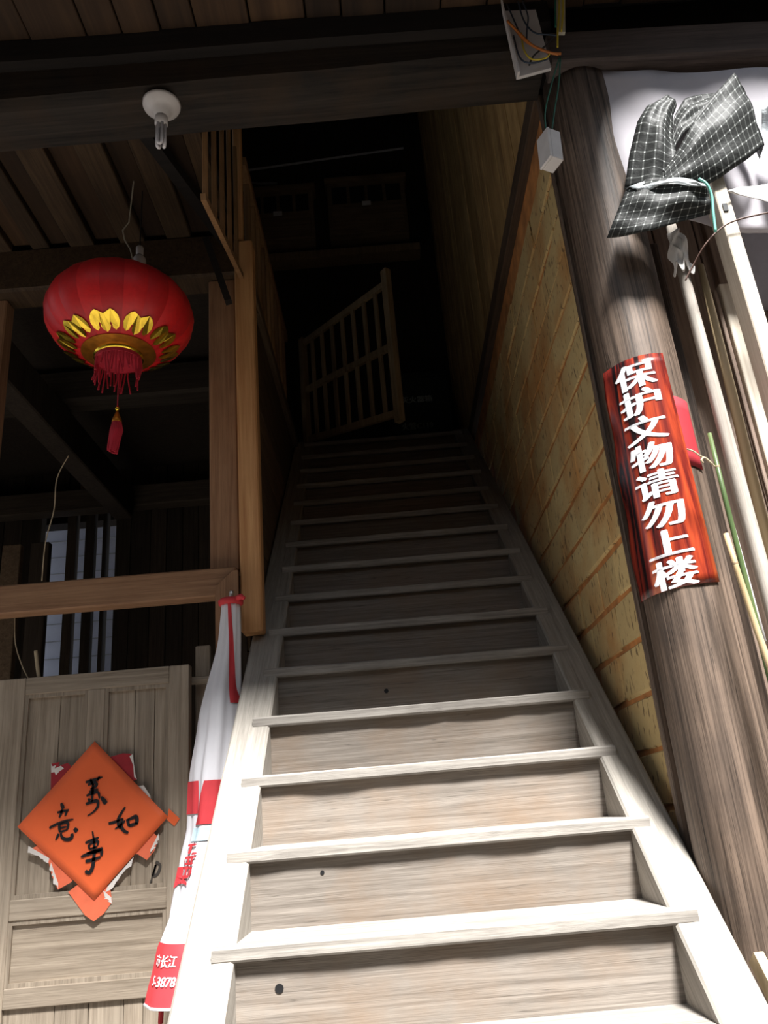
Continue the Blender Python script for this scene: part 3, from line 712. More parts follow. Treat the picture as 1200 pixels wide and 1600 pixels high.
for w, pts in ((.007,[(243,592),(316,588)]), (.008,[(268,592),(255,640)]), (.006,[(285,640),(320,636)]), (.007,[(228,660),(318,656)]), (.009,[(232,660),(226,694)]), (.007,[(262,660),(258,694)]), (.008,[(296,656),(290,700)]), (.007,[(226,694),(306,690)]),
               (.008,[(200,716),(300,712)]), (.011,[(208,716),(198,770),(178,826)]), (.008,[(298,712),(286,760)]), (.005,[(228,716),(224,758)]), (.005,[(252,716),(248,758)]), (.005,[(274,716),(270,758)]), (.009,[(200,764),(284,760)]), (.010,[(190,796),(236,786),(276,802)]), (.008,[(240,764),(232,790)])):
    brush(rc, [us(*p) for p in pts], w, w, 0)
rc.v = [on_um(v[0], v[2], 0.005) for v in rc.v]
obj('red_character', rc, M_fabred, um, fix=False)
obj('hub_ring', MB().lathe([(0.036, -0.014), (0.046, -0.010), (0.048, 0.004), (0.040, 0.012), (0.02, 0.014)], (-0.573, 2.960, 2.405), 20), M_fabred, um, smooth=True)
obj('tie_ribbon', MB().tube([(-0.545, 2.93, 2.41), (-0.525, 2.915, 2.412), (-0.512, 2.912, 2.402)], [0.012, 0.011, 0.006], 8), M_fabred, um, smooth=True)
obj('ferrule', MB().lathe([(0.009, 0), (0.009, 0.035), (0.006, 0.040)], (-0.570, 2.960, 2.41), 12), M_steel, um, smooth=True)
obj('pole', MB().tube([(-0.715, 2.86, 1.16), (-0.80, 2.82, 0.0)], 0.014, 10), M_fabblue, um, smooth=True)
obj('hem_edge', MB().tube([on_um(edge(lin(-.97, .97, k/20), 1.121), 1.121, 0.003) for k in range(21)], 0.004, 6), M_fab, um)
obj('rib_end', MB().tube([(-0.765, 2.78, 1.125), (-0.770, 2.79, 1.075)], 0.008, 8), M_fabred, um)

# ------------------------------------------------------------------ red lantern
LC = Vector((-0.946, 2.70, 3.535)); LA, LB = 0.281, 0.182
ln = thing('red_lantern', 'round red silk lantern with gold clouds and tassels hanging at left', 'lantern', (LC.x, LC.y, LC.z-LB))
NG = 20
def lan(th, la, off=0.0, bulge=0.0):
    a = LA + off; b = LB + off
    r = a*math.cos(la)**0.9*(1+bulge)
    return (LC.x + r*math.sin(th), LC.y - r*math.cos(th), LC.z + b*math.sin(la))
for g in range(NG):
    t0 = 2*PI*g/NG + 0.05; t1 = 2*PI*(g+1)/NG + 0.05
    def gf(u, v, t0=t0, t1=t1):
        la = D(-74) + D(148)*v
        return lan(t0+(t1-t0)*u, la, 0, 0.016*math.sin(PI*u)), (u, v)
    obj('gore', MB().grid(gf, 5, 14), M_red if g % 2 else M_red2, ln, smooth=True, fix=False)
# gold cloud pairs on the lower side, dull gold band below them
half = [(0.0,-43),(0.2,-41),(0.4,-39),(0.6,-41),(0.8,-45),(0.9,-50),(0.86,-56),(0.66,-59),(0.46,-57),(0.42,-53.5),(0.34,-51),(0.28,-53),(0.33,-55),(0.24,-58.5),(0.0,-61)]
for g in range(0, NG, 2):
    tr_ = 2*PI*g/NG + 0.05; dt = 2*PI/NG; mb = MB()
    for sgn in (1, -1):
        b = len(mb.v)
        mb.v += [lan(tr_ + sgn*dt*u, D(l), 0.0055, 0.016*math.sin(PI*u)) for u, l in half]
        mb.f.append(tuple(range(b, b+len(half))) if sgn < 0 else tuple(reversed(range(b, b+len(half)))))
    obj('gold_cloud', mb, M_gold, ln, fix=False)
mb = MB().grid(lambda u, v: (lan(2*PI*u, D(-74)+D(11)*v, 0.004), (u, v)), 60, 5); obj('gold_band', mb, M_goldd, ln, smooth=True, fix=False)
rz = LC.z - LB*math.sin(D(74))
RB = LA*math.cos(D(74))**0.9
obj('bottom_ring', MB().lathe([(RB-0.004, 0.008), (RB+0.006, 0.004), (RB+0.006, -0.012), (RB-0.010, -0.016)], (LC.x, LC.y, rz), 32), M_gold, ln, smooth=True)
obj('top_cap', MB().lathe([(RB+0.012, -0.006), (RB+0.010, 0.01), (RB-0.02, 0.022), (0.01, 0.026)], (LC.x, LC.y, LC.z+LB*math.sin(D(74))), 32), M_goldd, ln, smooth=True)
mb = MB()
for k in range(46):
    th = 2*PI*k/46; l = random.uniform(0.075, 0.135)
    if 18 < k < 22 or 40 < k < 43: continue
    r = RB-0.004; bx, by = LC.x+r*math.sin(th), LC.y-r*math.cos(th)
    mb.tube([(bx, by, rz-0.010), (bx+jit(.004), by+jit(.004), rz-0.05), (bx+jit(.012), by+jit(.012), rz-l)], 0.0032, 5)
fr = obj('fringe', mb, M_thread, ln)
obj('fringe_band', MB().lathe([(RB-0.006, 0), (RB, -0.002), (RB, -0.016), (RB-0.006, -0.018)], (LC.x, LC.y, rz-0.012), 28), M_thread, ln)
TX, TY = LC.x+0.006, LC.y-0.01
obj('pendant_cord', MB().tube([(TX, TY, rz), (TX, TY, rz-0.235)], 0.0022, 6), M_thread, ln)
pe = obj('pendant_bead', MB().lathe([(0.001, 0.010), (0.007, 0.006), (0.0085, 0), (0.007, -0.006), (0.001, -0.010)], (TX, TY, rz-0.238), 12), M_gold, ln, smooth=True)
obj('pendant_cap', MB().lathe([(0.004, 0), (0.010, -0.018), (0.017, -0.036), (0.019, -0.048), (0.010, -0.050)], (TX, TY, rz-0.248), 16), M_goldd, ln, smooth=True)
mb = MB()
for k in range(22):
    th = 2*PI*k/22; r = 0.017
    mb.tube([(TX+r*0.8*math.cos(th), TY+r*0.8*math.sin(th), rz-0.294), (TX+r*1.25*math.cos(th), TY+r*1.25*math.sin(th), rz-0.33), (TX-0.012+r*0.85*math.cos(th)+jit(.004), TY+r*0.85*math.sin(th), rz-0.405-random.uniform(0, .018))], 0.0034, 5)
obj('tassel', mb, M_thread, pe)
obj('hanging_loop', MB().tube([(LC.x+0.03, LC.y, LC.z+0.17), (LC.x+0.045, LC.y, LC.z+0.26), (LC.x+0.03, LC.y, LC.z+0.33), (LC.x+0.005, LC.y, LC.z+0.38), (LC.x-0.005, LC.y, LC.z+0.43), (LC.x+0.02, LC.y, LC.z+0.47), (LC.x+0.03, LC.y+0.01, LC.z+0.70)], 0.003, 6), M_wirew, ln)
bl = thing('small_bulb', 'small white bulb above the red lantern', 'bulb', (-0.890, 2.74, 3.80))
obj('bulb_glass', MB().lathe([(0.004, 0.0), (0.020, 0.008), (0.028, 0.026), (0.026, 0.045), (0.015, 0.062)], (-0.890, 2.74, 3.80), 16), M_tube, bl, smooth=True)
obj('bulb_socket', MB().lathe([(0.015, 0.06), (0.016, 0.10), (0.010, 0.11)], (-0.890, 2.74, 3.80), 14), M_white, bl, smooth=True)
obj('bulb_cord', MB().tube([(-0.890, 2.74, 3.90), (-0.886, 2.74, 4.20)], 0.003, 6), M_wired, bl)

# ------------------------------------------------------------------ energy-saving lamp under the beam
lp = thing('ceiling_lamp', 'white energy-saving lamp in a round base under the dark beam', 'lamp', (-0.625, 2.11, 3.985))
obj('lamp_base', MB().lathe([(0.060, 0.0), (0.066, -0.006), (0.062, -0.016), (0.044, -0.028), (0.028, -0.042), (0.024, -0.060), (0.016, -0.062)], (-0.625, 2.11, 3.985), 28), M_white, lp, smooth=True)
obj('lamp_collar', MB().lathe([(0.018, -0.060), (0.022, -0.064), (0.022, -0.096), (0.014, -0.100)], (-0.625, 2.11, 3.985), 20), M_white, lp, smooth=True)
for k in range(3):
    a = 2*PI*k/3 + 0.5; cx, cy = -0.625+0.012*math.cos(a), 2.11+0.012*math.sin(a); tx, ty = -math.sin(a)*0.007, math.cos(a)*0.007
    z1 = 3.985-0.098; z0 = 3.985-0.190
    obj('lamp_tube', MB().tube([(cx+tx, cy+ty, z1), (cx+tx, cy+ty, z0+0.01), (cx+tx*.7, cy+ty*.7, z0+.003), (cx, cy, z0), (cx-tx*.7, cy-ty*.7, z0+.003), (cx-tx, cy-ty, z0+0.01), (cx-tx, cy-ty, z1)], 0.0058, 8), M_tube, lp, smooth=True)

# ------------------------------------------------------------------ junction panel, wires, hanging box
jp = thing('junction_panel', 'open white electrical panel with loose wires on the beam end', 'electrical panel', (0.65, 2.01, 3.87))
JY = 2.006
obj('back_plate', MB().hexa([(0.600, JY+0.004, 3.872), (0.712, JY+0.004, 3.900), (0.712, JY+0.016, 3.900), (0.600, JY+0.016, 3.872), (0.592, JY+0.004, 4.180), (0.700, JY+0.004, 4.175), (0.700, JY+0.016, 4.175), (0.592, JY+0.016, 4.180)]), M_white, jp)
obj('side_flange', MB().hexa([(0.588, JY-0.03, 3.855), (0.596, JY-0.03, 3.855), (0.600, JY+0.016, 3.872), (0.592, JY+0.016, 3.872), (0.576, JY-0.03, 4.19), (0.582, JY-0.03, 4.19), (0.592, JY+0.016, 4.185), (0.586, JY+0.016, 4.185)]), M_white, jp)
obj('conduit_strip', MB().bar((0.765, 2.0, 4.04), (0.815, 2.0, 4.36), 0.028, 0.012), M_wirew, jp)
def wire(pts, r, mat, parent=None, name='wire'):
    P = [Vector(p) for p in pts]; Q = []; n = len(P)
    for i in range(n-1):
        a = P[max(i-1, 0)]; b = P[i]; c_ = P[i+1]; d = P[min(i+2, n-1)]
        for s in range(6):
            u = s/6; Q.append(0.5*((2*b) + (c_-a)*u + (2*a-5*b+4*c_-d)*u*u + (3*b-a-3*c_+d)*u**3))
    Q.append(P[-1])
    return obj(name, MB().tube(Q, r, 6), mat, parent, smooth=True)
JW = JY-0.012
wire([(0.585, JW-.02, 4.085), (0.62, JW-.02, 4.02), (0.655, JW-.015, 3.97), (0.71, JW-.012, 3.935), (0.745, JW-.01, 3.93)], 0.0048, M_wireo, jp)
wire([(0.59, JW-.01, 4.10), (0.63, JW-.014, 4.00), (0.672, JW-.01, 3.965), (0.735, JW-.01, 3.925)], 0.0035, M_wireo, jp)
wire([(0.63, JW, 4.05), (0.625, JW-.01, 3.96), (0.645, JW-.01, 3.915), (0.69, JW-.01, 3.915), (0.712, JW-.01, 3.94)], 0.0032, M_wirey, jp)
wire([(0.80, JW, 4.34), (0.775, JW-.01, 4.16), (0.748, JW-.01, 4.02), (0.738, JW-.01, 3.96)], 0.0034, M_wirey, jp)
wire([(0.815, JW, 4.34), (0.785, JW-.012, 4.14), (0.762, JW-.01, 4.03)], 0.0032, M_wirey, jp)
wire([(0.79, JW, 4.34), (0.765, JW-.01, 4.18), (0.745, JW-.012, 4.05)], 0.0032, M_wireg, jp)
wire([(0.64, JW, 4.20), (0.645, JW-.006, 4.10), (0.672, JW-.006, 4.04), (0.72, JW-.006, 4.025), (0.75, JW, 4.025)], 0.0030, M_wireb, jp)
wire([(0.655, JW, 4.20), (0.662, JW-.006, 4.12), (0.650, JW-.006, 4.06), (0.640, JW-.006, 4.0)], 0.0028, M_wireb, jp)
wire([(0.60, JW, 4.19), (0.607, JW-.01, 4.12), (0.622, JW-.008, 4.04)], 0.0030, M_wireb, jp)
wire([(0.602, JW, 4.04), (0.607, JW-.008, 3.93), (0.64, JW-.008, 3.90), (0.70, JW-.006, 3.915)], 0.0030, M_wireb, jp)
wire([(0.735, JW, 4.02), (0.70, JW-.006, 3.975), (0.655, JW-.006, 3.935), (0.635, JW, 3.90)], 0.0032, M_wired, jp)
bx = thing('hanging_switch_box', 'small white plastic box hanging from green wires beside the column', 'switch box', (0.645, 2.0, 3.46))
hb = MB()
def hbox(mb, x0, x1, y0, y1, z0, z1, c=(0.648, 2.0, 3.54), rz_=D(24), ry=D(4)):
    Rm = Matrix.Rotation(rz_, 3, 'Z') @ Matrix.Rotation(ry, 3, 'Y')
    P = [Vector(p) for p in ((x0,y0,z0),(x1,y0,z0),(x1,y1,z0),(x0,y1,z0),(x0,y0,z1),(x1,y0,z1),(x1,y1,z1),(x0,y1,z1))]
    return mb.hexa([tuple(Vector(c) + Rm @ p) for p in P])
obj('box_body', hbox(MB(), -0.012, 0.028, -0.030, 0.030, -0.060, 0.060), M_white, bx, bevel=0.002)
obj('box_lid', hbox(MB(), -0.022, -0.0125, -0.032, 0.032, -0.062, 0.062), M_white, bx, bevel=0.003)
wire([(0.742, 1.998, 3.93), (0.70, 1.998, 3.82), (0.66, 2.0, 3.70), (0.650, 2.0, 3.607)], 0.0026, M_wireg, bx, 'green_wire')
wire([(0.746, 1.998, 3.93), (0.718, 1.996, 3.80), (0.690, 1.998, 3.70), (0.666, 2.0, 3.607)], 0.0026, M_wireg, bx, 'green_wire')

# ------------------------------------------------------------------ right side: boards, poles, sheets
wf = struct(obj('wall_front', box(0.965, 4.0, 2.385, 2.46, 0, 4.06), M_trim), 'boarded front wall right of the column')
x = 0.965
while x < 2.4:
    w = random.uniform(0.10, 0.15)
    top = 3.05 if x > 1.25 else 4.0
    obj('wall_board', box(x+0.002, x+w-0.003, 2.362+jit(0.005), 2.386, 0, top), M_pink, wf, bevel=0.002)
    x += w
wn = thing('window_2', 'dusty grey pane in a brown frame behind the timber', 'window', (1.5, 2.36, 3.1), kind='structure')
obj('pane', box(1.29, 1.62, 2.360, 2.366, 3.10, 3.62), M_pane, wn)
obj('frame', box(1.25, 1.292, 2.335, 2.38, 3.05, 3.66), M_pink, wn, bevel=0.003); obj('frame', box(1.60, 1.645, 2.335, 2.38, 3.05, 3.66), M_pink, wn, bevel=0.003)
obj('frame', box(1.25, 1.645, 2.335, 2.38, 3.05, 3.10), M_pink, wn, bevel=0.003)
tag(obj('back_board', box(0.956, 1.035, 2.255, 2.285, 0, 3.35), M_col, bevel=0.004), 'dark brown board standing directly behind the right of the column', 'board')
def pole(name, pts, r, mat, label, cat='pole', nodes=(), group=None):
    t = thing(name, label, cat, pts[-1], group)
    obj('shaft', MB().tube(pts, r, 14), mat, t, smooth=True)
    P = [Vector(p) for p in pts]
    for zn in nodes:
        for a, b in zip(P[:-1], P[1:]):
            if min(a.z, b.z) <= zn <= max(a.z, b.z):
                u = (zn-a.z)/(b.z-a.z); q = a.lerp(b, u); rr = (r[0] if isinstance(r, (list, tuple)) else r)
                obj('node', MB().lathe([(rr*1.0, -0.006), (rr*1.14, -0.001), (rr*1.14, 0.002), (rr*1.0, 0.006)], tuple(q), 14), M_node, t, smooth=True); break
    return t
pole('hoe_handle', [(1.000, 2.06, 3.30), (0.998, 2.055, 3.0), (1.001, 2.05, 2.30), (0.985, 1.99, 1.2), (0.98, 1.93, 0.01)], [0.016, 0.017, 0.020, 0.021, 0.021], M_greyp, 'grey weathered round pole leaning just right of the column')
pole('bamboo_pole', [(1.089, 2.12, 3.145), (1.082, 2.12, 2.7), (1.074, 2.12, 2.31), (1.06, 2.11, 1.2), (1.05, 2.10, 0.01)], [0.0105, 0.0145, 0.0165, 0.018, 0.018], M_bamboo, 'pale yellow bamboo pole with nodes between grey pole and planed board', nodes=(2.86, 2.56, 2.26, 1.96, 1.66))
pole('green_bamboo_stem', [(0.908, 1.95, 2.488), (0.907, 1.95, 2.30), (0.908, 1.95, 2.05), (0.908, 1.95, 1.85), (0.915, 1.94, 1.0), (0.92, 1.93, 0.01)], [0.0055, 0.0065, 0.007, 0.0075, 0.009, 0.009], M_green, 'thin green bamboo stem with a dry twig near the column', 'stem', nodes=(2.39, 2.07))
tw = wire([(0.838, 1.948, 2.447), (0.852, 1.945, 2.438), (0.866, 1.945, 2.424), (0.885, 1.948, 2.412), (0.902, 1.95, 2.39)], 0.0022, M_straw)
tw.name = 'dry_twig'; tag(tw, 'pale dry twig crossing in front of the crimson paper strip', 'twig')
tw2 = wire([(0.870, 1.944, 2.402), (0.866, 1.942, 2.409), (0.878, 1.945, 2.416), (0.895, 1.948, 2.398)], 0.0030, M_straw)
tw2.name = 'dry_leaf'; tag(tw2, 'small curled dry leaf hanging on the pale twig', 'leaf')
pole('bamboo_cane', [(0.878, 1.93, 2.20), (0.884, 1.93, 2.10), (0.895, 1.928, 1.95), (0.903, 1.925, 1.86), (0.925, 1.90, 0.9), (0.94, 1.88, 0.01)], [0.0065, 0.0072, 0.0078, 0.008, 0.0085, 0.0085], M_bamboo, 'short brown bamboo cane crossing the green stem', 'cane', nodes=(2.12,))
tm_ = thing('planed_timber', 'bright square planed timber leaning under the checked plastic sheet', 'timber', (1.12, 1.98, 0))
obj('timber_shaft', MB().hexa([(1.095, 1.90, 0.0), (1.145, 1.90, 0.0), (1.145, 1.97, 0.0), (1.095, 1.97, 0.0), (1.101, 1.95, 3.36), (1.143, 1.95, 3.36), (1.143, 2.02, 3.36), (1.101, 2.02, 3.36)]), M_pale, tm_, bevel=0.003)
obj('mortise', box(1.112, 1.126, 1.944, 1.962, 3.205, 3.232), M_hole, tm_)
tag(obj('planed_board', box(1.168, 1.205, 2.19, 2.215, 0.0, 3.12), M_pale, bevel=0.002), 'narrow bright planed board between bamboo pole and square timber', 'board')
tag(obj('thin_lath', box(1.148, 1.160, 2.195, 2.212, 0.0, 3.10), M_pink, bevel=0.002), 'thin brown lath against the bright planed board', 'lath')
tag(obj('white_lath', MB().bar((1.005, 2.16, 2.30), (0.985, 2.10, 1.95), 0.012, 0.008), M_white), 'thin white strip showing between green stem and grey pole', 'strip')
tag(obj('timber_offcut', MB().bar((0.738, 1.965, 1.258), (0.752, 1.84, 1.09), 0.022, 0.04), M_bamboo), 'yellowish wood offcut beside the right stringer at bottom right', 'wood')
tag(obj('timber_end', MB().bar((0.797, 1.86, 1.435), (1.10, 1.865, 1.43), 0.045, 0.045), M_pale, bevel=0.004), 'pale sawn timber end poking in right of the column', 'wood')

# white sheet hung under the right beam
def shf(u, v):
    top = [(0.815, 3.925), (1.149, 3.885), (1.8, 3.84)]; bot = [(0.915, 3.30), (1.22, 3.20), (1.8, 3.15)]
    def pl(P, q):
        q *= len(P)-1; i = min(int(q), len(P)-2); f = q-i
        return Vector((lin(P[i][0], P[i+1][0], f), 0, lin(P[i][1], P[i+1][1], f)))
    p = pl(top, u).lerp(pl(bot, u), v)
    y = 2.05 + 0.008*math.sin(u*7+v*3)*v + 0.006*math.sin(u*17-v*5)
    return (p.x - 0.02*math.sin(PI*v)*(1-u), y, p.z + 0.008*math.sin(u*19)*(1-v)), (u, v)
tag(obj('white_sheet', MB().grid(shf, 40, 18), M_sheet, smooth=True, solid=0.0015, fix=False), 'creased white sheet hung under the brown beam at top right', 'sheet')

# checked plastic weave folded over the tool heads
tp = thing('checked_tarpaulin', 'black and white checked plastic sheeting folded over the pole tops', 'tarpaulin', (1.05, 1.97, 3.14))
def pl3(P, q):
    q = max(0, min(1, q))*(len(P)-1); i = min(int(q), len(P)-2); f = q-i
    return Vector(P[i]).lerp(Vector(P[i+1]), f)
def panel(name, A, B, bulge, wob=0.004, nu=26, nv=22, seed=0, mat=None, parent=tp, su=None, sv=None):
    la = sum((Vector(A[i+1])-Vector(A[i])).length for i in range(len(A)-1)); lb = sum((Vector(B[i+1])-Vector(B[i])).length for i in range(len(B)-1))
    h = (pl3(A, .5)-pl3(B, .5)).length; L = max(la, lb)
    def fn(u, v):
        p = pl3(A, u).lerp(pl3(B, u), v)
        k = math.sin(PI*v)*0.7 + math.sin(PI*u)*0.3
        p.y -= bulge*k + wob*(math.sin(u*11+seed+v*4) + math.sin(v*13+seed*2-u*5))
        return p, (u*(su or L) + seed*0.01, v*(sv or h))
    o = obj(name, MB().grid(fn, nu, nv), mat or M_check, parent, smooth=True, solid=0.0012, fix=False)
    return o
# upright left fold
panel('fold', [(0.852, 2.00, 3.355), (0.885, 1.985, 3.47), (0.935, 1.98, 3.60), (0.985, 1.985, 3.675), (1.028, 1.99, 3.705)],
      [(1.005, 1.955, 3.32), (1.01, 1.95, 3.40), (1.02, 1.955, 3.50), (1.045, 1.965, 3.60), (1.075, 1.975, 3.66)], 0.03, seed=1)
# back of the loop, seen at the top with its inside
panel('fold', [(1.045, 2.01, 3.56), (1.080, 2.02, 3.66), (1.13, 2.03, 3.73), (1.20, 2.03, 3.755), (1.262, 2.01, 3.735)],
      [(1.00, 1.985, 3.44), (1.07, 1.985, 3.54), (1.14, 1.985, 3.60), (1.20, 1.99, 3.65), (1.262, 2.00, 3.70)], 0.01, seed=2)
# large front face of the loop
panel('fold', [(0.955, 1.935, 3.36), (1.015, 1.92, 3.43), (1.08, 1.91, 3.525), (1.16, 1.915, 3.62), (1.258, 1.935, 3.725)],
      [(0.945, 1.95, 3.27), (1.03, 1.94, 3.28), (1.12, 1.935, 3.315), (1.21, 1.935, 3.37), (1.290, 1.945, 3.44)], 0.03, seed=3)
panel('fold', [(1.258, 1.935, 3.725), (1.275, 1.935, 3.66), (1.287, 1.937, 3.57), (1.290, 1.945, 3.44)],
      [(1.262, 2.01, 3.735), (1.29, 2.00, 3.66), (1.30, 2.0, 3.57), (1.30, 2.0, 3.44)], 0.0, seed=4, nv=8)
# lower fold drooping to the left
panel('fold', [(0.842, 1.95, 3.322), (0.90, 1.93, 3.325), (0.97, 1.925, 3.318), (1.04, 1.93, 3.305), (1.078, 1.94, 3.295)],
      [(0.752, 1.955, 3.150), (0.81, 1.945, 3.142), (0.88, 1.94, 3.140), (0.98, 1.945, 3.178), (1.072, 1.955, 3.205)], 0.022, seed=5)
panel('fold', [(0.842, 1.95, 3.322), (0.90, 1.945, 3.335), (0.97, 1.945, 3.335), (1.04, 1.945, 3.325), (1.078, 1.95, 3.305)],
      [(0.865, 1.925, 3.275), (0.92, 1.905, 3.285), (0.98, 1.905, 3.280), (1.03, 1.91, 3.272), (1.07, 1.92, 3.270)], 0.012, seed=6, nv=8, mat=M_clear)
pb = obj('clear_plastic', MB().grid(lambda u, v: ((lin(1.325, 1.62, u) - 0.02*v*(1-u), 1.955 + 0.03*math.sin(u*9+v*4)*math.sin(v*7-u*6), lin(3.60, 3.30, v) + 0.02*math.sin(u*8)), (u, v)), 30, 26), M_clear, smooth=True, solid=0.001, fix=False)
tag(pb, 'crumpled shiny clear plastic right of the checked sheeting', 'plastic sheet')
pcl = obj('cream_cloth', MB().grid(lambda u, v: ((lin(1.125, 1.55, u) + 0.075*v*(1-u), 1.925 + 0.014*math.sin(u*8+v*2), lin(3.262 + 0.02*min(1, u*8), lin(3.245, 2.95, u), v)), (u, v)), 24, 12), M_cloth, smooth=True, solid=0.002, fix=False)
tag(pcl, 'cream cloth hanging below the clear plastic at right edge', 'cloth')
rg = obj('rag', MB().grid(lambda u, v: ((0.968 + 0.052*u + 0.006*math.sin(v*9+u*5) - 0.012*v*(1-u), 2.035 - 0.018*math.sin(PI*u) + 0.006*math.sin(v*14+u*9), lin(3.21, 3.10 - 0.05*abs(math.sin(u*8+1)), v)), (u, v)), 20, 16), M_cloth, smooth=True, solid=0.002, fix=False)
tag(rg, 'dirty white rag wrapped round the top of grey pole', 'rag')
rp = wire([(1.040, 1.90, 3.292), (1.055, 1.895, 3.265), (1.062, 1.90, 3.225), (1.056, 1.905, 3.17), (1.050, 1.91, 3.105)], 0.0042, M_rope, tp, 'tie_cord')
wi = wire([(0.965, 1.985, 3.00), (0.992, 1.97, 3.04), (1.03, 1.94, 3.09), (1.085, 1.93, 3.135), (1.14, 1.925, 3.155), (1.25, 1.92, 3.17)], 0.0028, M_rust)
wi.name = 'binding_wire'; tag(wi, 'rusty binding wire looped across the poles', 'wire')

# ------------------------------------------------------------------ stairwell: partition, balusters, gate, landing things
wl = struct(obj('wall_left', box(-0.562, -0.545, 3.13, 6.05, 2.0, UPZ-0.02), M_dark), 'boarded partition left of the stair')
z = 1.95; i = 0
while z < UPZ-0.05:
    h = random.uniform(0.22, 0.30); z1 = min(z+h, UPZ-0.02)
    obj('plank', box(-0.546, -0.527-jit(0.003), 3.132, 6.04, z+0.0025, z1-0.0025), M_part, wl, bevel=0.003); z = z1
tag(obj('floor_joist', box(-0.562, -0.50, 3.14, 6.04, UPZ-0.02, UPZ+0.05), M_part, bevel=0.004), 'dim floor edge board carrying the upper balusters', 'board')
rl = thing('stairwell_railing', 'row of brown balusters above the left partition beside the stairwell', 'railing', (-0.525, 3.9, UPZ+0.05))
for k in range(9):
    y = 3.26 + 0.165*k
    obj('baluster', box(-0.535, -0.507, y, y+0.034, UPZ+0.05, UPZ+0.62), M_bal, rl, bevel=0.003)
obj('top_rail', box(-0.545, -0.50, 3.14, 4.75, UPZ+0.62, UPZ+0.68), M_bal, rl, bevel=0.004)
sc = thing('slat_screen', 'short row of upright brown slats behind the lamp beam', 'screen', (-0.52, 2.6, 3.75))
for k in range(5):
    y = 2.30 + 0.155*k
    obj('slat', box(-0.528, -0.510, y, y+0.022, 3.72+0.05*k, 4.60), M_bal, sc, bevel=0.003)
obj('bottom_rail', MB().bar((-0.519, 2.28, 3.72), (-0.519, 3.04, 3.95), 0.02, 0.025), M_bal, sc)
tag(obj('paper_lump', MB().lathe([(0.004, -0.06), (0.03, -0.04), (0.045, 0.0), (0.03, 0.05), (0.006, 0.07)], (-0.515, 3.22, 3.86), 9), M_part), 'dim grey lump stuck beside the orange post top', 'lump')

gt = thing('stair_gate', 'open slatted wooden gate sagging at the top of the stairs', 'gate', (-0.43, 5.13, 4.09))
GA, GB = Vector((-0.432, 5.12, 4.09)), Vector((0.195, 4.33, 3.83)); GH0, GH1 = 0.84, 1.00
def gp(u, w): 
    p = GA.lerp(GB, u); p.z += lin(GH0, GH1, u)*w; return p
gn = (GB-GA).cross(Vector((0, 0, 1))).normalized()
obj('stile', MB().bar(gp(0, -0.02), gp(0, 1.02), 0.05, 0.045, up=gn), M_gate, gt, bevel=0.003)
obj('stile', MB().bar(gp(1, -0.03), gp(1, 1.07), 0.055, 0.045, up=gn), M_gate, gt, bevel=0.003)
for w in (0.03, 0.5, 0.97): obj('rail', MB().bar(gp(0, w), gp(1, w), 0.03, 0.045), M_gate, gt, bevel=0.003)
for k in range(1, 8): obj('slat', MB().bar(gp(k/8, 0.04), gp(k/8, 0.96), 0.034, 0.016, up=gn), M_gate, gt, bevel=0.002)

def cabinet(x0, x1, z0, z1, label):
    t = thing('meter_cabinet', label, 'meter cabinet', ((x0+x1)/2, 5.95, z0), 'meter cabinets over the landing')
    obj('cabinet_body', box(x0, x1, 5.90, 6.04, z0, z1), M_cab, t, bevel=0.004)
    obj('cornice', box(x0-0.02, x1+0.02, 5.87, 6.04, z1, z1+0.05), M_cab, t, bevel=0.004)
    n = 4; w = (x1-x0-0.06)/n
    for k in range(n):
        a = x0+0.03+k*w
        o = obj('meter_window', box(a+0.015, a+w-0.015, 5.888, 5.905, z1-0.24, z1-0.06), M_hole, t)
        obj('meter_dial', box(a+0.03, a+w-0.03, 5.880, 5.888, z1-0.225, z1-0.19), M_fire, o)
    obj('door_panel', box(x0+0.03, x1-0.03, 5.885, 5.902, z0+0.04, z1-0.30), M_cab, t, bevel=0.004)
    obj('number_label', box((x0+x1)/2-0.045, (x0+x1)/2+0.035, 5.878, 5.886, z1-0.29, z1-0.245), M_white, t)
cabinet(-0.98, -0.33, 6.47, 7.06, 'left one of two dark wooden meter cabinets on the back wall')
cabinet(-0.20, 0.52, 6.47, 7.10, 'right one of two dark wooden meter cabinets on the back wall')
tag(obj('wall_shelf', box(-1.1, 0.60, 5.90, 6.05, 6.29, 6.37), M_gate, bevel=0.004), 'dim brown rail below the meter cabinets', 'rail')
tag(obj('conduit_pipe', MB().tube([(-1.07, 6.04, 7.465), (0.565, 6.04, 7.60)], 0.011, 8), M_pipe), 'long pale conduit crossing the dark stairwell top', 'pipe')
tag(obj('conduit_pipe', MB().tube([(-1.035, 6.04, 7.345), (-0.83, 6.04, 7.30), (-0.67, 6.04, 7.29)], 0.012, 8), M_pipe), 'short pale pipe below the long conduit', 'pipe')
cb = wire([(0.60, 5.98, 7.0), (0.66, 5.96, 6.8), (0.71, 5.95, 6.6), (0.69, 5.95, 6.40), (0.62, 5.95, 6.36), (0.61, 5.95, 6.45), (0.66, 5.95, 6.50)], 0.012, M_wired)
cb.name = 'coiled_cable'; tag(cb, 'black cable coiled beside the right meter cabinet', 'cable')
fb = thing('fire_box', 'black fire-fighting box with white stencilled writing at the stair head', 'box', (0.43, 5.7, UPZ))
obj('box_body', box(0.20, 0.66, 5.60, 5.85, UPZ, UPZ+0.75), M_fire, fb, bevel=0.006)
obj('box_lid', box(0.19, 0.67, 5.59, 5.86, UPZ+0.75, UPZ+0.79), M_fire, fb, bevel=0.004)
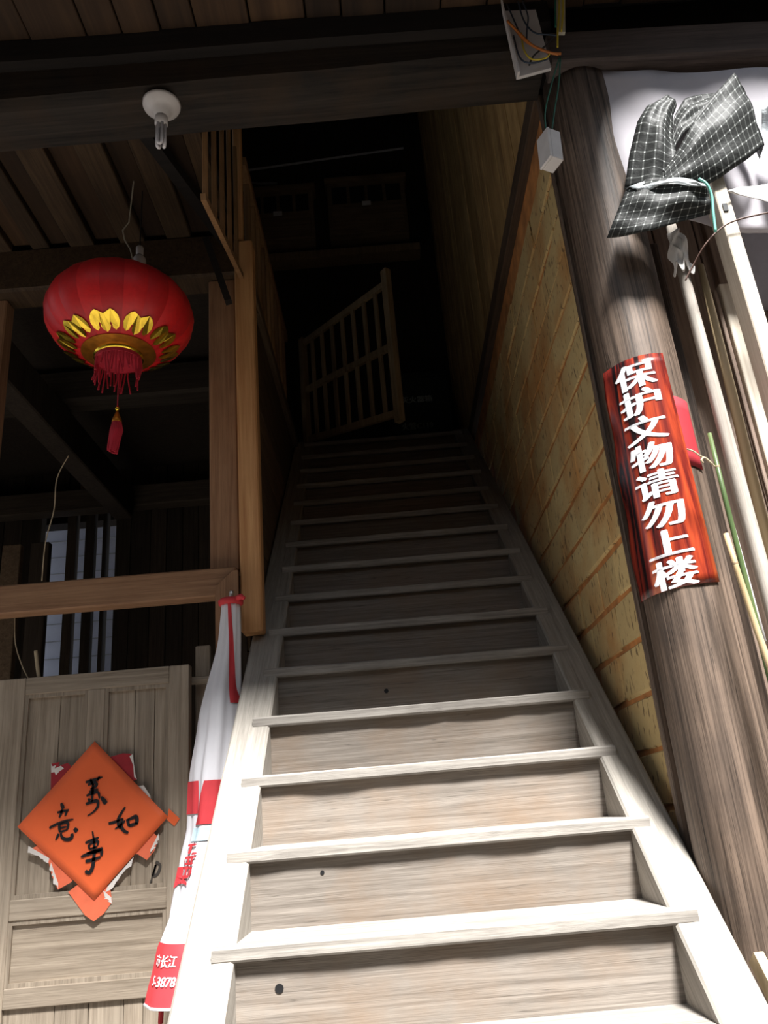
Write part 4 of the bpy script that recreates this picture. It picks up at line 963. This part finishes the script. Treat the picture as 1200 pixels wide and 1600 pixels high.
def flat_text(s, xc, zc, w, h, y, mat, parent):
    vs, fs = text_mesh(s, w, h, 0.0)
    if vs: vs, fs = thicken(vs, fs, 0.003, 0.001, 3)
    if vs:
        mb = MB(); mb.v = [(xc+a, y, zc+b+a*0.0) for a, b in vs]; mb.f = fs
        obj('lettering', mb, mat, parent, fix=False)
flat_text('灭火器箱', 0.40, UPZ+0.555, 0.24, 0.055, 5.598, M_firetext, fb)
flat_text('火警C119', 0.385, UPZ+0.325, 0.24, 0.06, 5.598, M_firetext, fb)

# ------------------------------------------------------------------ dark room behind the facade
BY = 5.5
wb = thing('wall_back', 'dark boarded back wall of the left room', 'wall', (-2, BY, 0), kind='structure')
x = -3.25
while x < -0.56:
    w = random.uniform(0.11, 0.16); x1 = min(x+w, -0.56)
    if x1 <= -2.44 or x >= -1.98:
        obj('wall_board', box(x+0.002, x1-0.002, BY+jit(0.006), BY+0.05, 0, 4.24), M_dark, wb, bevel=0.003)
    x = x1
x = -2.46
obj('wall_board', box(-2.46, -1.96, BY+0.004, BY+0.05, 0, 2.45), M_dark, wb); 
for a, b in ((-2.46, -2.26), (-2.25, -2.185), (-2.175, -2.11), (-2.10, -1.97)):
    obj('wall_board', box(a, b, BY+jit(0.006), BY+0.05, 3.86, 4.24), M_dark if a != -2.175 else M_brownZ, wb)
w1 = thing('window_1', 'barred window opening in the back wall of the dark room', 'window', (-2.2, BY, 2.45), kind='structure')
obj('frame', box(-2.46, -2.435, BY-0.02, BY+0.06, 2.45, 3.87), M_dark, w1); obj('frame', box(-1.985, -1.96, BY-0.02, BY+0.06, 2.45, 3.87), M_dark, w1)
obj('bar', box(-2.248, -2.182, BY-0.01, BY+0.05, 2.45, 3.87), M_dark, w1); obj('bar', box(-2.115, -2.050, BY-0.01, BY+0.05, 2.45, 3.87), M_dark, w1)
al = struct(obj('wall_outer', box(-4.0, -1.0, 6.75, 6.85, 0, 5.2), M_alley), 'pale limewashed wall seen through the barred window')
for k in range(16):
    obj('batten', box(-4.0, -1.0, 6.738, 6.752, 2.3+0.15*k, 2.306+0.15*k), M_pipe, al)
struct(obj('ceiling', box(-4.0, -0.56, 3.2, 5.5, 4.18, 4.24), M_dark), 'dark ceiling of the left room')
beam('room_beam', -3.2, -0.6, 4.0, 4.14, 3.93, 4.12, M_darkX, 'dark cross beam inside the room behind the lantern tassel')
tag(obj('room_joist', box(-1.83, -1.70, 3.22, 5.28, 3.69, 3.92), M_dark, bevel=0.008), 'dim timber running back into the room at left', 'beam')
tag(obj('room_joist', box(-2.9, -0.6, 5.30, 5.42, 3.80, 3.96), M_darkX, bevel=0.008), 'dark lintel beam above the barred window', 'beam')
for k, (xx, lab) in enumerate(((-2.08, 'wide dark plank standing inside the room left of the window'), (-2.25, 'second dark plank standing inside the room at the left edge'))):
    tag(obj('standing_plank', box(xx, xx+0.11, 4.55, 4.60, 0, 3.3), M_part if k else M_dark, bevel=0.004), lab, 'plank')
def straw(pts, r, label, name='straw', cat='straw'):
    o = wire(pts, r, M_straw); o.name = name; tag(o, label, cat)
straw([(-1.255, 3.03, 3.11), (-1.297, 3.03, 3.01), (-1.301, 3.03, 2.87), (-1.326, 3.03, 2.735), (-1.332, 3.035, 2.575)], 0.0024, 'long thin straw curving up from the brown rail')
straw([(-1.472, 3.13, 2.47), (-1.462, 3.13, 2.36), (-1.430, 3.13, 2.27), (-1.398, 3.125, 2.212)], 0.0022, 'thin bent straw on the left end of the door top')
straw([(-1.376, 3.125, 2.318), (-1.366, 3.125, 2.26), (-1.356, 3.125, 2.210)], 0.0075, 'short pale stick standing on the door top', 'short_stick', 'stick')

# alike top-level things carry one group name
fam = {}
for o in bpy.data.objects:
    if o.parent is None and 'category' in o and o.get('kind') is None: fam.setdefault(o.name.split('.')[0], []).append(o)
for base, os_ in fam.items():
    if len(os_) > 1:
        for o in os_:
            if 'group' not in o: o['group'] = base.replace('_', ' ') + ' pieces'
